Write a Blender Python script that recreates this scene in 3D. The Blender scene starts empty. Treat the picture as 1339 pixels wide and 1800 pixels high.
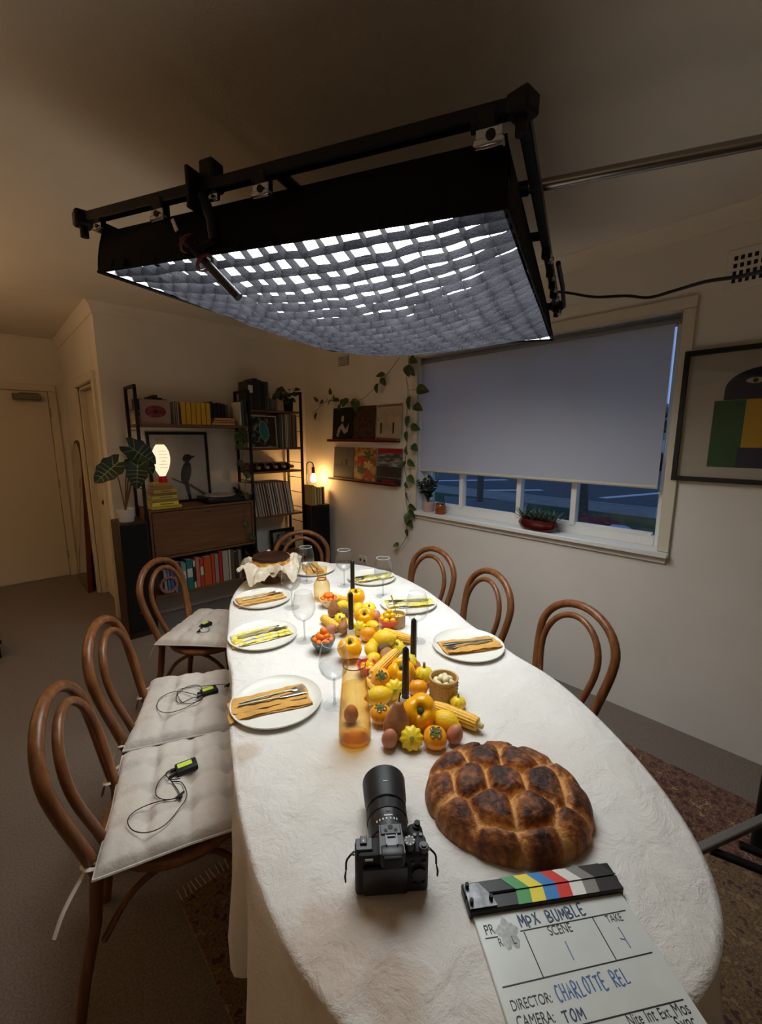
import bpy, bmesh, math, random
from mathutils import Vector, Matrix, noise
PI = math.pi
S = bpy.context.scene
COL = S.collection
V = Vector

# ------------------------------------------------------------------ camera
CAM_H = 1.55
YAW, PITCH, FPX = math.radians(42.6), math.atan(132 / 760), 760.0
FW = V((math.sin(YAW) * math.cos(PITCH), math.cos(YAW) * math.cos(PITCH), -math.sin(PITCH)))
RT = V((math.cos(YAW), -math.sin(YAW), 0))
UP = RT.cross(FW)
cd = bpy.data.cameras.new('camera'); cam = bpy.data.objects.new('camera', cd); COL.objects.link(cam)
cam.matrix_world = Matrix(((RT.x, UP.x, -FW.x, 0), (RT.y, UP.y, -FW.y, 0), (RT.z, UP.z, -FW.z, CAM_H), (0, 0, 0, 1)))
cd.sensor_fit = 'HORIZONTAL'; cd.sensor_width = 36; cd.lens = FPX * 36 / 1339; cd.clip_start = 0.01; cd.clip_end = 200
S.camera = cam

# ------------------------------------------------------------------ world: dusk sky, exposure
w = bpy.data.worlds.new('dusk'); S.world = w; w.use_nodes = True
nt = w.node_tree; nt.nodes.clear()
bg = nt.nodes.new('ShaderNodeBackground'); ow = nt.nodes.new('ShaderNodeOutputWorld')
bg.inputs[0].default_value = (0.30, 0.48, 0.85, 1); bg.inputs[1].default_value = 0.62
nt.links.new(bg.outputs[0], ow.inputs[0])
S.view_settings.view_transform = 'Standard'; S.view_settings.look = 'None'
S.view_settings.gamma = 1; S.view_settings.use_curve_mapping = False
S.view_settings.exposure = 0.2
S.cycles.use_denoising = True
S.cycles.max_bounces = 8; S.cycles.diffuse_bounces = 5; S.cycles.transparent_max_bounces = 24
S.cycles.use_adaptive_sampling = True; S.cycles.adaptive_threshold = .035
S.cycles.caustics_reflective = False; S.cycles.caustics_refractive = False
SOFTBOX_L = 9.9          # radiance of the LED panel behind the grid
BULB_L = 80.0           # bare bulb on the speaker
GLOBE_L = 125.0          # uplighter floor lamp at the hall side
TABLE_LAMP_L = 1.0
FILL_L = 22.0            # added fill lamp, unseen behind the camera

def ray(px, py): return FW + RT * ((px - 669.5) / FPX) - UP * ((py - 900) / FPX)
def at_z(px, py, z): d = ray(px, py); return V((0, 0, CAM_H)) + d * ((z - CAM_H) / d.z)
def at_x(px, py, x): d = ray(px, py); return V((0, 0, CAM_H)) + d * (x / d.x)
def at_y(px, py, y): d = ray(px, py); return V((0, 0, CAM_H)) + d * (y / d.y)
def at_d(px, py, z): return V((0, 0, CAM_H)) + ray(px, py) * z

# ------------------------------------------------------------------ materials
def lin(c):
    c = c / 255
    return c / 12.92 if c <= 0.04045 else ((c + 0.055) / 1.055) ** 2.4
def rgb(r, g, b): return (lin(r), lin(g), lin(b), 1)
MC = {}
def new_mat(name):
    m = bpy.data.materials.new(name); m.use_nodes = True
    n = m.node_tree.nodes; l = m.node_tree.links
    return m, n, l, n['Principled BSDF']
def M(name, col, rough=0.6, metal=0.0, var=0.0, vs=12, bump=0.0, bs=90, spec=0.4, col2=None, stretch=None, sheen=0, emit=0, sss=0, lo=0.35, hi=0.65):
    if name in MC: return MC[name]
    m, n, l, b = new_mat(name)
    c = rgb(*col); b.inputs['Roughness'].default_value = rough; b.inputs['Metallic'].default_value = metal
    b.inputs['Specular IOR Level'].default_value = spec; b.inputs['Base Color'].default_value = c
    if sheen: b.inputs['Sheen Weight'].default_value = sheen
    if sss:
        b.inputs['Subsurface Weight'].default_value = sss; b.inputs['Subsurface Radius'].default_value = (.01, .006, .003)
    if emit:
        b.inputs['Emission Color'].default_value = c; b.inputs['Emission Strength'].default_value = emit
    if var or bump or col2:
        tc = n.new('ShaderNodeTexCoord'); mp = n.new('ShaderNodeMapping'); l.new(tc.outputs['Object'], mp.inputs[0])
        if stretch: mp.inputs['Scale'].default_value = stretch
    if var or col2:
        t = n.new('ShaderNodeTexNoise'); t.inputs['Scale'].default_value = vs; t.inputs['Detail'].default_value = 5
        l.new(mp.outputs[0], t.inputs['Vector'])
        r = n.new('ShaderNodeValToRGB'); l.new(t.outputs[0], r.inputs[0])
        k = (lambda f: tuple(min(1, x * f) for x in c[:3]) + (1,))
        r.color_ramp.elements[0].position = lo; r.color_ramp.elements[1].position = hi
        r.color_ramp.elements[0].color = k(1 - var) if not col2 else c
        r.color_ramp.elements[1].color = k(1 + var) if not col2 else rgb(*col2)
        l.new(r.outputs[0], b.inputs['Base Color'])
    if bump:
        t2 = n.new('ShaderNodeTexNoise'); t2.inputs['Scale'].default_value = bs; t2.inputs['Detail'].default_value = 4
        l.new(mp.outputs[0], t2.inputs['Vector'])
        bp = n.new('ShaderNodeBump'); bp.inputs['Strength'].default_value = bump; bp.inputs['Distance'].default_value = 0.01
        l.new(t2.outputs[0], bp.inputs['Height']); l.new(bp.outputs[0], b.inputs['Normal'])
    MC[name] = m
    return m
def wood(name, c1, c2, rough=0.4, axis=2, scale=6):
    s = [9, 9, 9]; s[axis] = 0.7
    return M(name, c1, rough, col2=c2, vs=scale, stretch=s, bump=0.05, bs=8, lo=.3, hi=.7)
def emitter(name, col, strength):
    m = bpy.data.materials.new(name); m.use_nodes = True; n = m.node_tree.nodes; n.clear()
    e = n.new('ShaderNodeEmission'); o = n.new('ShaderNodeOutputMaterial')
    e.inputs[0].default_value = rgb(*col); e.inputs[1].default_value = strength
    m.node_tree.links.new(e.outputs[0], o.inputs[0]); return m
def glass(name, tint=(255, 255, 255), edge=None, ior=1.45, rough=0.02):
    """thin clear glass: Fresnel mirror over a tinted see-through sheet"""
    if name in MC: return MC[name]
    m = bpy.data.materials.new(name); m.use_nodes = True; n = m.node_tree.nodes; l = m.node_tree.links; n.clear()
    o = n.new('ShaderNodeOutputMaterial'); mx = n.new('ShaderNodeMixShader'); tr = n.new('ShaderNodeBsdfTransparent')
    gl = n.new('ShaderNodeBsdfGlossy'); fw = n.new('ShaderNodeLayerWeight'); fw.inputs[0].default_value = .5
    pw = n.new('ShaderNodeMath'); pw.operation = 'POWER'; pw.inputs[1].default_value = 4.0; l.new(fw.outputs['Facing'], pw.inputs[0])
    fr = n.new('ShaderNodeMath'); fr.operation = 'MULTIPLY_ADD'; fr.inputs[1].default_value = .32; fr.inputs[2].default_value = ((ior - 1) / (ior + 1)) ** 2; l.new(pw.outputs[0], fr.inputs[0])
    gl.inputs['Roughness'].default_value = rough
    tr.inputs[0].default_value = rgb(*tint)
    if edge:
        lw = n.new('ShaderNodeLayerWeight'); lw.inputs[0].default_value = .25
        mc = n.new('ShaderNodeMix'); mc.data_type = 'RGBA'
        mc.inputs[6].default_value = rgb(*tint); mc.inputs[7].default_value = rgb(*edge)
        l.new(lw.outputs['Facing'], mc.inputs[0]); l.new(mc.outputs[2], tr.inputs[0])
    l.new(fr.outputs[0], mx.inputs[0]); l.new(tr.outputs[0], mx.inputs[1]); l.new(gl.outputs[0], mx.inputs[2])
    l.new(mx.outputs[0], o.inputs[0]); MC[name] = m
    return m

# ------------------------------------------------------------------ mesh helpers
def NB(): return bmesh.new()
def faces(bm, vs, quads):
    for q in quads:
        try: bm.faces.new([vs[i] for i in q])
        except ValueError: pass
def box(bm, c, s, bev=0, mat=None, seg=1):
    m = Matrix.Translation(c) @ Matrix.Diagonal((s[0], s[1], s[2], 1))
    if mat is not None: m = mat @ m
    g = bmesh.ops.create_cube(bm, size=1, matrix=m)
    if bev:
        es = set(e for v in g['verts'] for e in v.link_edges)
        bmesh.ops.bevel(bm, geom=list(es), offset=bev, segments=seg, profile=.5, affect='EDGES')
    return bm
def frame_axes(d):
    d = d.normalized(); a = V((0, 0, 1)) if abs(d.z) < .9 else V((1, 0, 0))
    x = a.cross(d).normalized(); return x, d.cross(x)
def tube(bm, pts, r, n=10, closed=False, caps=True, flat=1.0):
    pts = [V(p) for p in pts]; N = len(pts); rings = []
    rr = r if isinstance(r, (list, tuple)) else [r] * N
    x = None
    for i, p in enumerate(pts):
        if closed: d = pts[(i + 1) % N] - pts[i - 1]
        else: d = pts[min(i + 1, N - 1)] - pts[max(i - 1, 0)]
        if d.length < 1e-9: d = V((0, 0, 1))
        d.normalize()
        if x is None: x, y = frame_axes(d)
        else:
            x = (x - d * x.dot(d))
            if x.length < 1e-6: x, _ = frame_axes(d)
            x.normalize(); y = d.cross(x)
        rings.append([bm.verts.new(p + x * (math.cos(a) * rr[i]) + y * (math.sin(a) * rr[i] * flat)) for a in [2 * PI * k / n for k in range(n)]])
    for i in range(N if closed else N - 1):
        a, b = rings[i], rings[(i + 1) % N]
        for k in range(n): bm.faces.new((a[k], a[(k + 1) % n], b[(k + 1) % n], b[k]))
    if caps and not closed:
        bm.faces.new(list(reversed(rings[0]))); bm.faces.new(rings[-1])
    return bm
def cyl(bm, p0, p1, r0, r1=None, n=16): return tube(bm, [p0, p1], [r0, r0 if r1 is None else r1], n)
def lathe(bm, prof, n=32, mat=None, cap0=False, cap1=False, fn=None):
    rings = []
    for r, z in prof:
        ring = []
        for k in range(n):
            a = 2 * PI * k / n; f = fn(a, r, z) if fn else 1
            p = V((r * f * math.cos(a), r * f * math.sin(a), z))
            ring.append(bm.verts.new(mat @ p if mat is not None else p))
        rings.append(ring)
    for a, b in zip(rings, rings[1:]):
        for k in range(n): bm.faces.new((a[k], a[(k + 1) % n], b[(k + 1) % n], b[k]))
    if cap0: bm.faces.new(list(reversed(rings[0])))
    if cap1: bm.faces.new(rings[-1])
    return bm
def prism(bm, poly, z0, z1, mat=None):
    f = (lambda p: mat @ p) if mat is not None else (lambda p: p)
    a = [bm.verts.new(f(V((x, y, z0)))) for x, y in poly]; b = [bm.verts.new(f(V((x, y, z1)))) for x, y in poly]
    n = len(poly)
    for i in range(n): bm.faces.new((a[i], a[(i + 1) % n], b[(i + 1) % n], b[i]))
    bm.faces.new(list(reversed(a))); bm.faces.new(b); return bm
def ball(bm, c, r, n=20, m=12, fn=None, mat=None):
    rx, ry, rz = (r, r, r) if not isinstance(r, (tuple, list)) else r
    def P(i, k):
        t = PI * i / m; a = 2 * PI * k / n
        d = V((math.sin(t) * math.cos(a), math.sin(t) * math.sin(a), math.cos(t)))
        f = fn(t, a) if fn else 1
        p = V((d.x * rx * f, d.y * ry * f, d.z * rz * (f if fn else 1))) + V(c)
        return mat @ p if mat is not None else p
    top = bm.verts.new(P(0, 0)); bot = bm.verts.new(P(m, 0))
    rings = [[bm.verts.new(P(i, k)) for k in range(n)] for i in range(1, m)]
    for k in range(n):
        bm.faces.new((top, rings[0][k], rings[0][(k + 1) % n])); bm.faces.new((bot, rings[-1][(k + 1) % n], rings[-1][k]))
    for a, b in zip(rings, rings[1:]):
        for k in range(n): bm.faces.new((a[k], b[k], b[(k + 1) % n], a[(k + 1) % n]))
    return bm
def gridsurf(bm, nu, nv, fn, closeu=False):
    vs = [[bm.verts.new(fn(i / nu, j / nv)) for j in range(nv + 1)] for i in range(nu if closeu else nu + 1)]
    L = len(vs)
    for i in range(nu):
        for j in range(nv): bm.faces.new((vs[i][j], vs[(i + 1) % L][j], vs[(i + 1) % L][j + 1], vs[i][j + 1]))
    return vs
def smooth_pts(pts, k=6):
    """Catmull-Rom through the points"""
    P = [V(p) for p in pts]; out = []
    for i in range(len(P) - 1):
        a, b, c, d = P[max(i - 1, 0)], P[i], P[i + 1], P[min(i + 2, len(P) - 1)]
        for j in range(k):
            t = j / k
            out.append(.5 * ((2 * b) + (c - a) * t + (2 * a - 5 * b + 4 * c - d) * t * t + (3 * b - a - 3 * c + d) * t ** 3))
    out.append(P[-1]); return out
def mesh_of(bm, name, mats, ang=40, recalc=True):
    if recalc: bmesh.ops.recalc_face_normals(bm, faces=bm.faces)
    me = bpy.data.meshes.new(name); bm.to_mesh(me); bm.free()
    for m in (mats if isinstance(mats, (list, tuple)) else [mats]): me.materials.append(m)
    me.polygons.foreach_set('use_smooth', [True] * len(me.polygons))
    if ang < 180: me.set_sharp_from_angle(angle=math.radians(ang))
    return me
def link(name, data, parent=None, loc=None, rot=None):
    o = bpy.data.objects.new(name, data); COL.objects.link(o)
    if parent: o.parent = parent
    if loc is not None: o.location = loc
    if rot is not None: o.rotation_euler = rot
    return o
def obj(name, bm, mats, parent=None, loc=None, rot=None, ang=40, recalc=True):
    return link(name, mesh_of(bm, name, mats, ang, recalc), parent, loc, rot)
def tag(o, label, cat, group=None):
    o['label'] = label; o['category'] = cat
    if group: o['group'] = group
    return o
def thing(name, label, cat, loc=(0, 0, 0), rotz=0, group=None):
    o = bpy.data.objects.new(name, None); COL.objects.link(o); o.empty_display_size = .05
    o.location = loc; o.rotation_euler = (0, 0, rotz); return tag(o, label, cat, group)
def struct(name, bm, mats, parent=None, ang=40, label=None):
    o = obj(name, bm, mats, parent, ang=ang)
    if parent is None:
        o['kind'] = 'structure'
        if label: o['label'] = label
    return o
def dup(root, loc, rotz, label, group=None):
    r = root.copy(); COL.objects.link(r); r.location = loc; r.rotation_euler = (root.rotation_euler.x, root.rotation_euler.y, rotz)
    r['label'] = label
    if group: r['group'] = group
    for ch in list(root.children):
        c = ch.copy(); COL.objects.link(c); c.parent = r
        for g in list(ch.children):
            d = g.copy(); COL.objects.link(d); d.parent = c
    return r
def RZ(a): return Matrix.Rotation(a, 4, 'Z')
def TR(*p): return Matrix.Translation(p)

# ------------------------------------------------------------------ room shell
XW, YS, XC, YD, ZC = 2.583, 4.0, 0.74, 5.87, 2.55     # window wall, shelf wall, hall wall, door wall, ceiling
XL, YB = -2.4, -2.0
wall_m = M('painted_wall', (222, 217, 209), .85, var=.03, vs=3, bump=.06, bs=60)
ceil_m = M('ceiling_paint', (222, 216, 206), .9, var=.02, vs=4, bump=.12, bs=220)
trim_m = M('trim_gloss', (214, 206, 188), .45)
frame_m = M('window_frame_white', (226, 226, 222), .4)
carpet_m = M('carpet', (112, 99, 87), .95, var=.28, vs=160, bump=.5, bs=420, sheen=.2)
T = .22
bm = NB(); box(bm, ((XL + XW) / 2, (YB + YD) / 2, -.06), (XW - XL + .6, YD - YB + .6, .12)); struct('floor', bm, carpet_m)
bm = NB(); box(bm, ((XL + XW) / 2, (YB + YD) / 2, ZC + .06), (XW - XL + .6, YD - YB + .6, .12)); struct('ceiling', bm, ceil_m)
WY0, WY1, WZ0, WZ1 = .645, 2.375, .955, 2.155      # window opening
bm = NB()
for y0, y1, z0, z1 in ((YB, WY0, 0, ZC), (WY1, YS + T, 0, ZC), (WY0, WY1, 0, WZ0), (WY0, WY1, WZ1, ZC)):
    box(bm, (XW + T / 2, (y0 + y1) / 2, (z0 + z1) / 2), (T, y1 - y0, z1 - z0))
struct('wall_right', bm, wall_m)
bm = NB(); box(bm, ((XC + XW) / 2, YS + T / 2, ZC / 2), (XW - XC, T, ZC)); struct('wall_back', bm, wall_m)
DY0, DY1, DZ = 4.20, 4.98, 2.0                      # hall doorway
bm = NB()
for y0, y1, z0, z1 in ((YS + T, DY0, 0, ZC), (DY1, YD + T, 0, ZC), (DY0, DY1, DZ, ZC)):
    box(bm, (XC + .06, (y0 + y1) / 2, (z0 + z1) / 2), (.12, y1 - y0, z1 - z0))
struct('wall_hall', bm, wall_m)
bm = NB(); box(bm, ((XL + XC) / 2, YD + T / 2, ZC / 2), (XC - XL, T, ZC)); struct('wall_door', bm, wall_m)
bm = NB(); box(bm, (XL - T / 2, (YB + YD) / 2, ZC / 2), (T, YD - YB + 2 * T, ZC)); struct('wall_left', bm, wall_m)
bm = NB(); box(bm, ((XL + XW) / 2, YB - T / 2, ZC / 2), (XW - XL + 2 * T, T, ZC)); struct('wall_front', bm, wall_m)
# cove cornice
def cornice(name, p0, p1, nrm, m0=0):
    dr = (V(p1) - V(p0)).normalized() * m0; bm = NB(); d = .05; hgt = .08
    prof = [(0, -hgt), (.006, -hgt), (.012, -hgt + .02), (.022, -.03), (.04, -.012), (d, -.006), (d, 0), (0, 0)]
    a = [bm.verts.new(V(p0) + V(nrm) * u - dr * u + V((0, 0, ZC + v))) for u, v in prof]; b = [bm.verts.new(V(p1) + V(nrm) * u + V((0, 0, ZC + v))) for u, v in prof]
    for i in range(len(prof) - 1): bm.faces.new((a[i], a[i + 1], b[i + 1], b[i]))
    struct(name, bm, ceil_m)
cornice('trim_1', (XW, YB, 0), (XW, YS, 0), (-1, 0, 0))
cornice('trim_2', (XC, YS, 0), (XW, YS, 0), (0, -1, 0), 1)
cornice('trim_3', (XC, YS, 0), (XC, YD, 0), (-1, 0, 0), 1)
cornice('trim_4', (XL, YD, 0), (XC, YD, 0), (0, -1, 0))
# hall doorway: jambs, architrave, closed inner door
bm = NB()
for y in (DY0 - .035, DY1 + .035): box(bm, (XC - .008, y, DZ / 2), (.035, .07, DZ), .004)
box(bm, (XC - .008, (DY0 + DY1) / 2, DZ + .035), (.035, DY1 - DY0 + .14, .07), .004)
for y in (DY0 + .01, DY1 - .01): box(bm, (XC + .07, y, DZ / 2 - .012), (.115, .02, DZ - .024))
box(bm, (XC + .07, (DY0 + DY1) / 2, DZ - .0115), (.115, DY1 - DY0 - .002, .02))
struct('trim_5', bm, trim_m)
bm = NB(); box(bm, (XC + .08, (DY0 + DY1) / 2, DZ / 2 - .01), (.04, DY1 - DY0 - .05, DZ - .03), .003)
hd = struct('door_2', bm, trim_m)
bm = NB(); cyl(bm, (XC + .06, DY0 + .08, 1.0), (XC + .005, DY0 + .08, 1.0), .011); ball(bm, (XC - .002, DY0 + .08, 1.0), .025)
obj('door_knob', bm, M('dark_brass', (60, 50, 40), .35, .9), hd)
# entrance door, frame, closer
ex1 = .60; ex0 = ex1 - .86; dz = 2.02
bm = NB()
for x in (ex0 - .035, ex1 + .035): box(bm, (x, YD - .012, dz / 2), (.07, .03, dz - .001), .004)
box(bm, ((ex0 + ex1) / 2, YD - .012, dz + .035), (ex1 - ex0 + .14, .03, .07), .004)
struct('trim_6', bm, trim_m)
bm = NB(); box(bm, ((ex0 + ex1) / 2, YD - .004, dz / 2 + .004), (ex1 - ex0 - .008, .02, dz - .012), .003)
fd = struct('door_1', bm, trim_m)
hinge_m = M('hinge_paint', (170, 158, 130), .4)
for z in (.25, 1.05, 1.8):
    bm = NB(); cyl(bm, (ex1 + .004, YD - .022, z - .05), (ex1 + .004, YD - .022, z + .05), .008); obj('hinge', bm, hinge_m, fd)
bm = NB(); box(bm, (.42, YD - .05, 1.955), (.23, .07, .06), .006); cyl(bm, (.46, YD - .05, 1.925), (.46, YD - .05, 1.985), .018)
box(bm, (.44, YD - .06, 1.992), (.16, .02, .008))
obj('door_closer', bm, M('closer_metal', (120, 118, 108), .5, .4), fd)
bm = NB(); cyl(bm, (ex0 + .07, YD - .014, 1.02), (ex0 + .07, YD - .07, 1.02), .01); box(bm, (ex0 + .12, YD - .07, 1.02), (.12, .016, .018), .004)
obj('door_handle', bm, M('closer_metal', (120, 118, 108), .5, .4), fd)

# window: reveal, frame, mullions, panes, sill
bm = NB()
for y0, y1, z0, z1 in ((WY0 - .055, WY0, WZ0 + .003, WZ1 - .001), (WY1, WY1 + .055, WZ0 + .003, WZ1 - .001), (WY0 - .055, WY1 + .055, WZ1, WZ1 + .055)):
    box(bm, (XW - .006, (y0 + y1) / 2, (z0 + z1) / 2), (.024, y1 - y0, z1 - z0), .003)
struct('trim_7', bm, trim_m)
bm = NB(); box(bm, (XW + .045, (WY0 + WY1) / 2, WZ0 - .014), (.17, WY1 - WY0 + .11, .03), .005)
box(bm, (XW - .006, (WY0 + WY1) / 2, WZ0 - .045), (.014, WY1 - WY0 + .09, .035), .004)
struct('trim_8', bm, frame_m)
wx = XW + .115
bm = NB()
for y in (WY0 + .022, WY1 - .022): box(bm, (wx, y, (WZ0 + WZ1) / 2), (.06, .044, WZ1 - WZ0), .003)
for z, hh in ((WZ0 + .027, .054), (WZ1 - .022, .044)): box(bm, (wx, (WY0 + WY1) / 2, z), (.058, WY1 - WY0 - .09, hh), .003)
win = struct('window_1', bm, frame_m)
MUL = (1.145, 1.519, 2.003)
for y in MUL:
    bm = NB(); box(bm, (wx - .004, y, (WZ0 + WZ1) / 2), (.05, .036, WZ1 - WZ0 - .09), .003); obj('mullion', bm, frame_m, win)
ys = [WY0 + .044] + list(MUL) + [WY1 - .044]
pane_m = glass('window_glass', (228, 234, 240), None, 1.25)
for a, b in zip(ys, ys[1:]):
    bm = NB(); box(bm, (wx + .008, (a + b) / 2, (WZ0 + WZ1) / 2), (.004, b - a - .03, WZ1 - WZ0 - .09)); obj('pane', bm, pane_m, win)
    bm = NB(); box(bm, (wx - .002, (a + b) / 2, WZ0 + .062), (.03, b - a - .034, .02), .003); obj('sash_rail', bm, frame_m, win)

# wall vents
def vent(name, y, z, wd, hh, nx, nz, label):
    t = thing(name, label, 'air vent', (XW, y, z))
    bm = NB(); box(bm, (-.003, 0, 0), (.008, wd, hh), .002); obj('plate', bm, wall_m, t)
    dm = M('vent_hole', (14, 12, 10), .9)
    bm = NB(); s = wd * .82 / nx; q = hh * .74 / nz
    for i in range(nx):
        for k in range(nz): box(bm, (-.0075, (i - (nx - 1) / 2) * s, (k - (nz - 1) / 2) * q), (.0025, s * .55, q * .55))
    o = obj('vent_opening', bm, dm, t); o['kind'] = 'stuff'
vent('wall_vent', .385, 2.285, .23, .17, 8, 4, 'square wall vent with dark holes, high above the framed picture')
vent('wall_vent', 3.31, 2.24, .20, .12, 9, 6, 'small pale wall vent above the record ledges near the room corner')
# wall outlet
t = thing('power_outlet', 'white double power outlet low on the wall behind the table', 'outlet', (XW, 3.06, .393))
bm = NB(); box(bm, (-.005, 0, 0), (.01, .115, .075), .003); obj('cover_plate', bm, frame_m, t)
for dy in (-.03, .03):
    bm = NB(); box(bm, (-.011, dy, -.005), (.003, .022, .024)); obj('socket', bm, M('socket_dark', (60, 60, 60), .6), t)
    bm = NB(); box(bm, (-.011, dy * .5, .026), (.006, .012, .012), .002); obj('switch', bm, frame_m, t)
rnd = random.Random(7)
black_m = M('black_fabric', (13, 13, 15), .8, bump=.15, bs=200, spec=.2)
blackmetal_m = M('black_metal', (17, 17, 18), .42, .3)
steel_m = M('polished_steel', (205, 205, 205), .22, 1.0)
rubber_m = M('black_rubber', (12, 12, 12), .6)

# ------------------------------------------------------------------ outside the window
GZ = -.4
def G(px, py, z=GZ): p = at_z(px, py, z); return (p.x, p.y)
bm = NB(); box(bm, (8.0, 6, GZ - .05), (10.4, 50, .1)); struct('lawn', bm, M('lawn_grass', (34, 66, 30), .95, var=.4, vs=9, bump=.6, bs=60))
bm = NB(); box(bm, (46, 10, GZ - .06), (66, 160, .1)); struct('road', bm, M('asphalt', (74, 78, 84), .9, var=.12, vs=6))
bm = NB(); box(bm, (12.6, 10, GZ - .03), (1.5, 120, .08), .01); struct('footpath', bm, M('concrete_path', (128, 128, 126), .9, var=.1, vs=3))
bm = NB(); box(bm, (13.45, 10, GZ - .02), (.16, 120, .1), .02); struct('kerb', bm, M('kerb_concrete', (140, 140, 136), .9))
bm = NB(); prism(bm, [G(785, 905), G(905, 925), G(930, 884), G(780, 872)], GZ + .001, GZ + .012); struct('driveway', bm, M('driveway', (96, 98, 100), .9, var=.1, vs=4))
bm = NB(); linem = M('road_paint', (205, 208, 210), .8)
for a, b, hw in (((760, 862), (953, 861), .16), ((760, 845), (890, 843), .2), ((1058, 875), (1200, 863), .14), ((1010, 848), (1150, 846), .2)):
    p, q = V(G(*a)), V(G(*b)); d = (q - p).normalized(); nn = V((-d.y, d.x)) * hw
    prism(bm, [tuple(p + nn), tuple(p - nn), tuple(q - nn), tuple(q + nn)], GZ - .012, GZ - .004)
struct('road_marking', bm, linem)
p = G(843, 882); t = thing('timber_pole', 'timber street pole standing beyond the window on the verge', 'pole', (p[0], p[1], GZ))
bm = NB(); cyl(bm, (0, 0, 0), (0, 0, 6), .1, .085); obj('pole', bm, M('pole_wood', (112, 104, 94), .9, var=.2, vs=5, stretch=(6, 6, .5)), t)
bm = NB(); box(bm, (0, 0, 5.4), (.1, 1.8, .1)); obj('cross_arm', bm, M('pole_wood', (112, 104, 94)), t)
p = G(1163, 885); t = thing('sign_post', 'thin dark post outside at the edge of the lawn', 'post', (p[0], p[1], GZ))
bm = NB(); cyl(bm, (0, 0, 0), (0, 0, 1.9), .03); obj('post', bm, blackmetal_m, t)
bm = NB(); box(bm, (0, 0, 2.1), (.02, .5, .5), .01); obj('sign_plate', bm, M('sign_grey', (150, 150, 150), .5), t)
def leafball(bm, c, R, n, s, rn):
    for _ in range(n):
        d = V((rn.gauss(0, 1), rn.gauss(0, 1), rn.gauss(0, 1))).normalized() * (R * rn.uniform(.55, 1.05)); d.z *= .7
        x, y = frame_axes(V((rn.gauss(0, 1), rn.gauss(0, 1), rn.gauss(0, 1)))); x *= s; y *= s * .5
        p = V(c) + d; vs = [bm.verts.new(p + q) for q in (-x, y, x, -y)]; bm.faces.new(vs)
p = G(1022, 906); t = thing('street_tree', 'small leafy street tree on the lawn outside the window', 'tree', (p[0], p[1], GZ))
bm = NB(); tube(bm, smooth_pts([(0, 0, 0), (.03, .05, .8), (-.02, .1, 1.5), (.1, .2, 2.4)], 4), [.16 - .008 * i for i in range(13)], 10)
for q in ((.8, .5, 2.4), (-.6, 1.0, 2.2), (.2, -.9, 2.3)): tube(bm, [(0, .08, 1.25), V(q) * .6 + V((0, 0, .5)), q], [.07, .05, .02], 6)
obj('trunk', bm, M('bark', (96, 88, 78), .95, var=.3, vs=8), t)
bm = NB(); rn = random.Random(3)
for c, R in (((0, .2, 2.6), 1.1), ((.5, 1.0, 2.1), .8), ((.2, -.9, 2.2), .75), ((-.3, 1.7, 2.0), .6)): leafball(bm, c, R, 500, .09, rn)
o = obj('crown', bm, M('tree_leaf', (40, 52, 30), .8, var=.3), t, recalc=False); o['kind'] = 'stuff'
t = thing('garden_bundle', 'maroon and white bundle lying on the lawn by the tree outside', 'bundle', (9.4, 3.55, GZ), -1.45)
def lump(u, v):
    a = u * 2 * PI; r = math.sin(v * PI / 2); z = math.cos(v * PI / 2)
    k = 1 + .18 * math.sin(3 * a + 1) + .1 * math.sin(7 * a + v * 5)
    return V((.6 * r * k * math.cos(a), .30 * r * k * math.sin(a), .30 * z * (1 + .2 * math.sin(5 * a) * r)))
bm = NB(); gridsurf(bm, 32, 10, lump, True); obj('maroon_cover', bm, M('maroon_cloth', (86, 22, 40), .7, var=.2), t)
bm = NB(); gridsurf(bm, 20, 8, lambda u, v: lump(u, v) * .5 + V((.45, -.1, .04)), True); obj('white_end', bm, M('white_plastic', (176, 182, 190), .5), t)
t = thing('neighbour_house', 'white house wall across the road seen past the blind', 'house', (34, 11.5, GZ))
bm = NB(); box(bm, (0, 0, 1.7), (6, 9, 3.4)); obj('wall', bm, M('white_render', (200, 202, 204), .9), t)
bm = NB(); prism(bm, [(-4.9, -0.2), (4.9, -.2), (0, 1.6)], -3.2, 3.2, TR(0, 0, 3.4) @ Matrix.Rotation(PI / 2, 4, 'Z') @ Matrix.Rotation(PI / 2, 4, 'X')); obj('roof', bm, M('grey_roof', (96, 96, 100), .8), t)
for y in (-2, 1.5):
    bm = NB(); box(bm, (-3.02, y, 1.6), (.05, 1.4, 1.3)); f = obj('window', bm, M('house_window', (30, 36, 44), .2), t)
t = thing('street_hedge', 'dark clipped hedge in front of the white house over the road', 'hedge', (29.5, 9.5, GZ))
bm = NB(); rn = random.Random(5)
for i in range(14): leafball(bm, (0, (i - 7) * .8, .6), .75, 130, .12, rn)
o = obj('foliage', bm, M('tree_leaf', (40, 52, 30), .8), t, recalc=False)
bm = NB(); box(bm, (0, 0, .45), (.6, 11, .9), .1); obj('branches', bm, M('hedge_inner', (24, 30, 20), .9), t)

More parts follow.
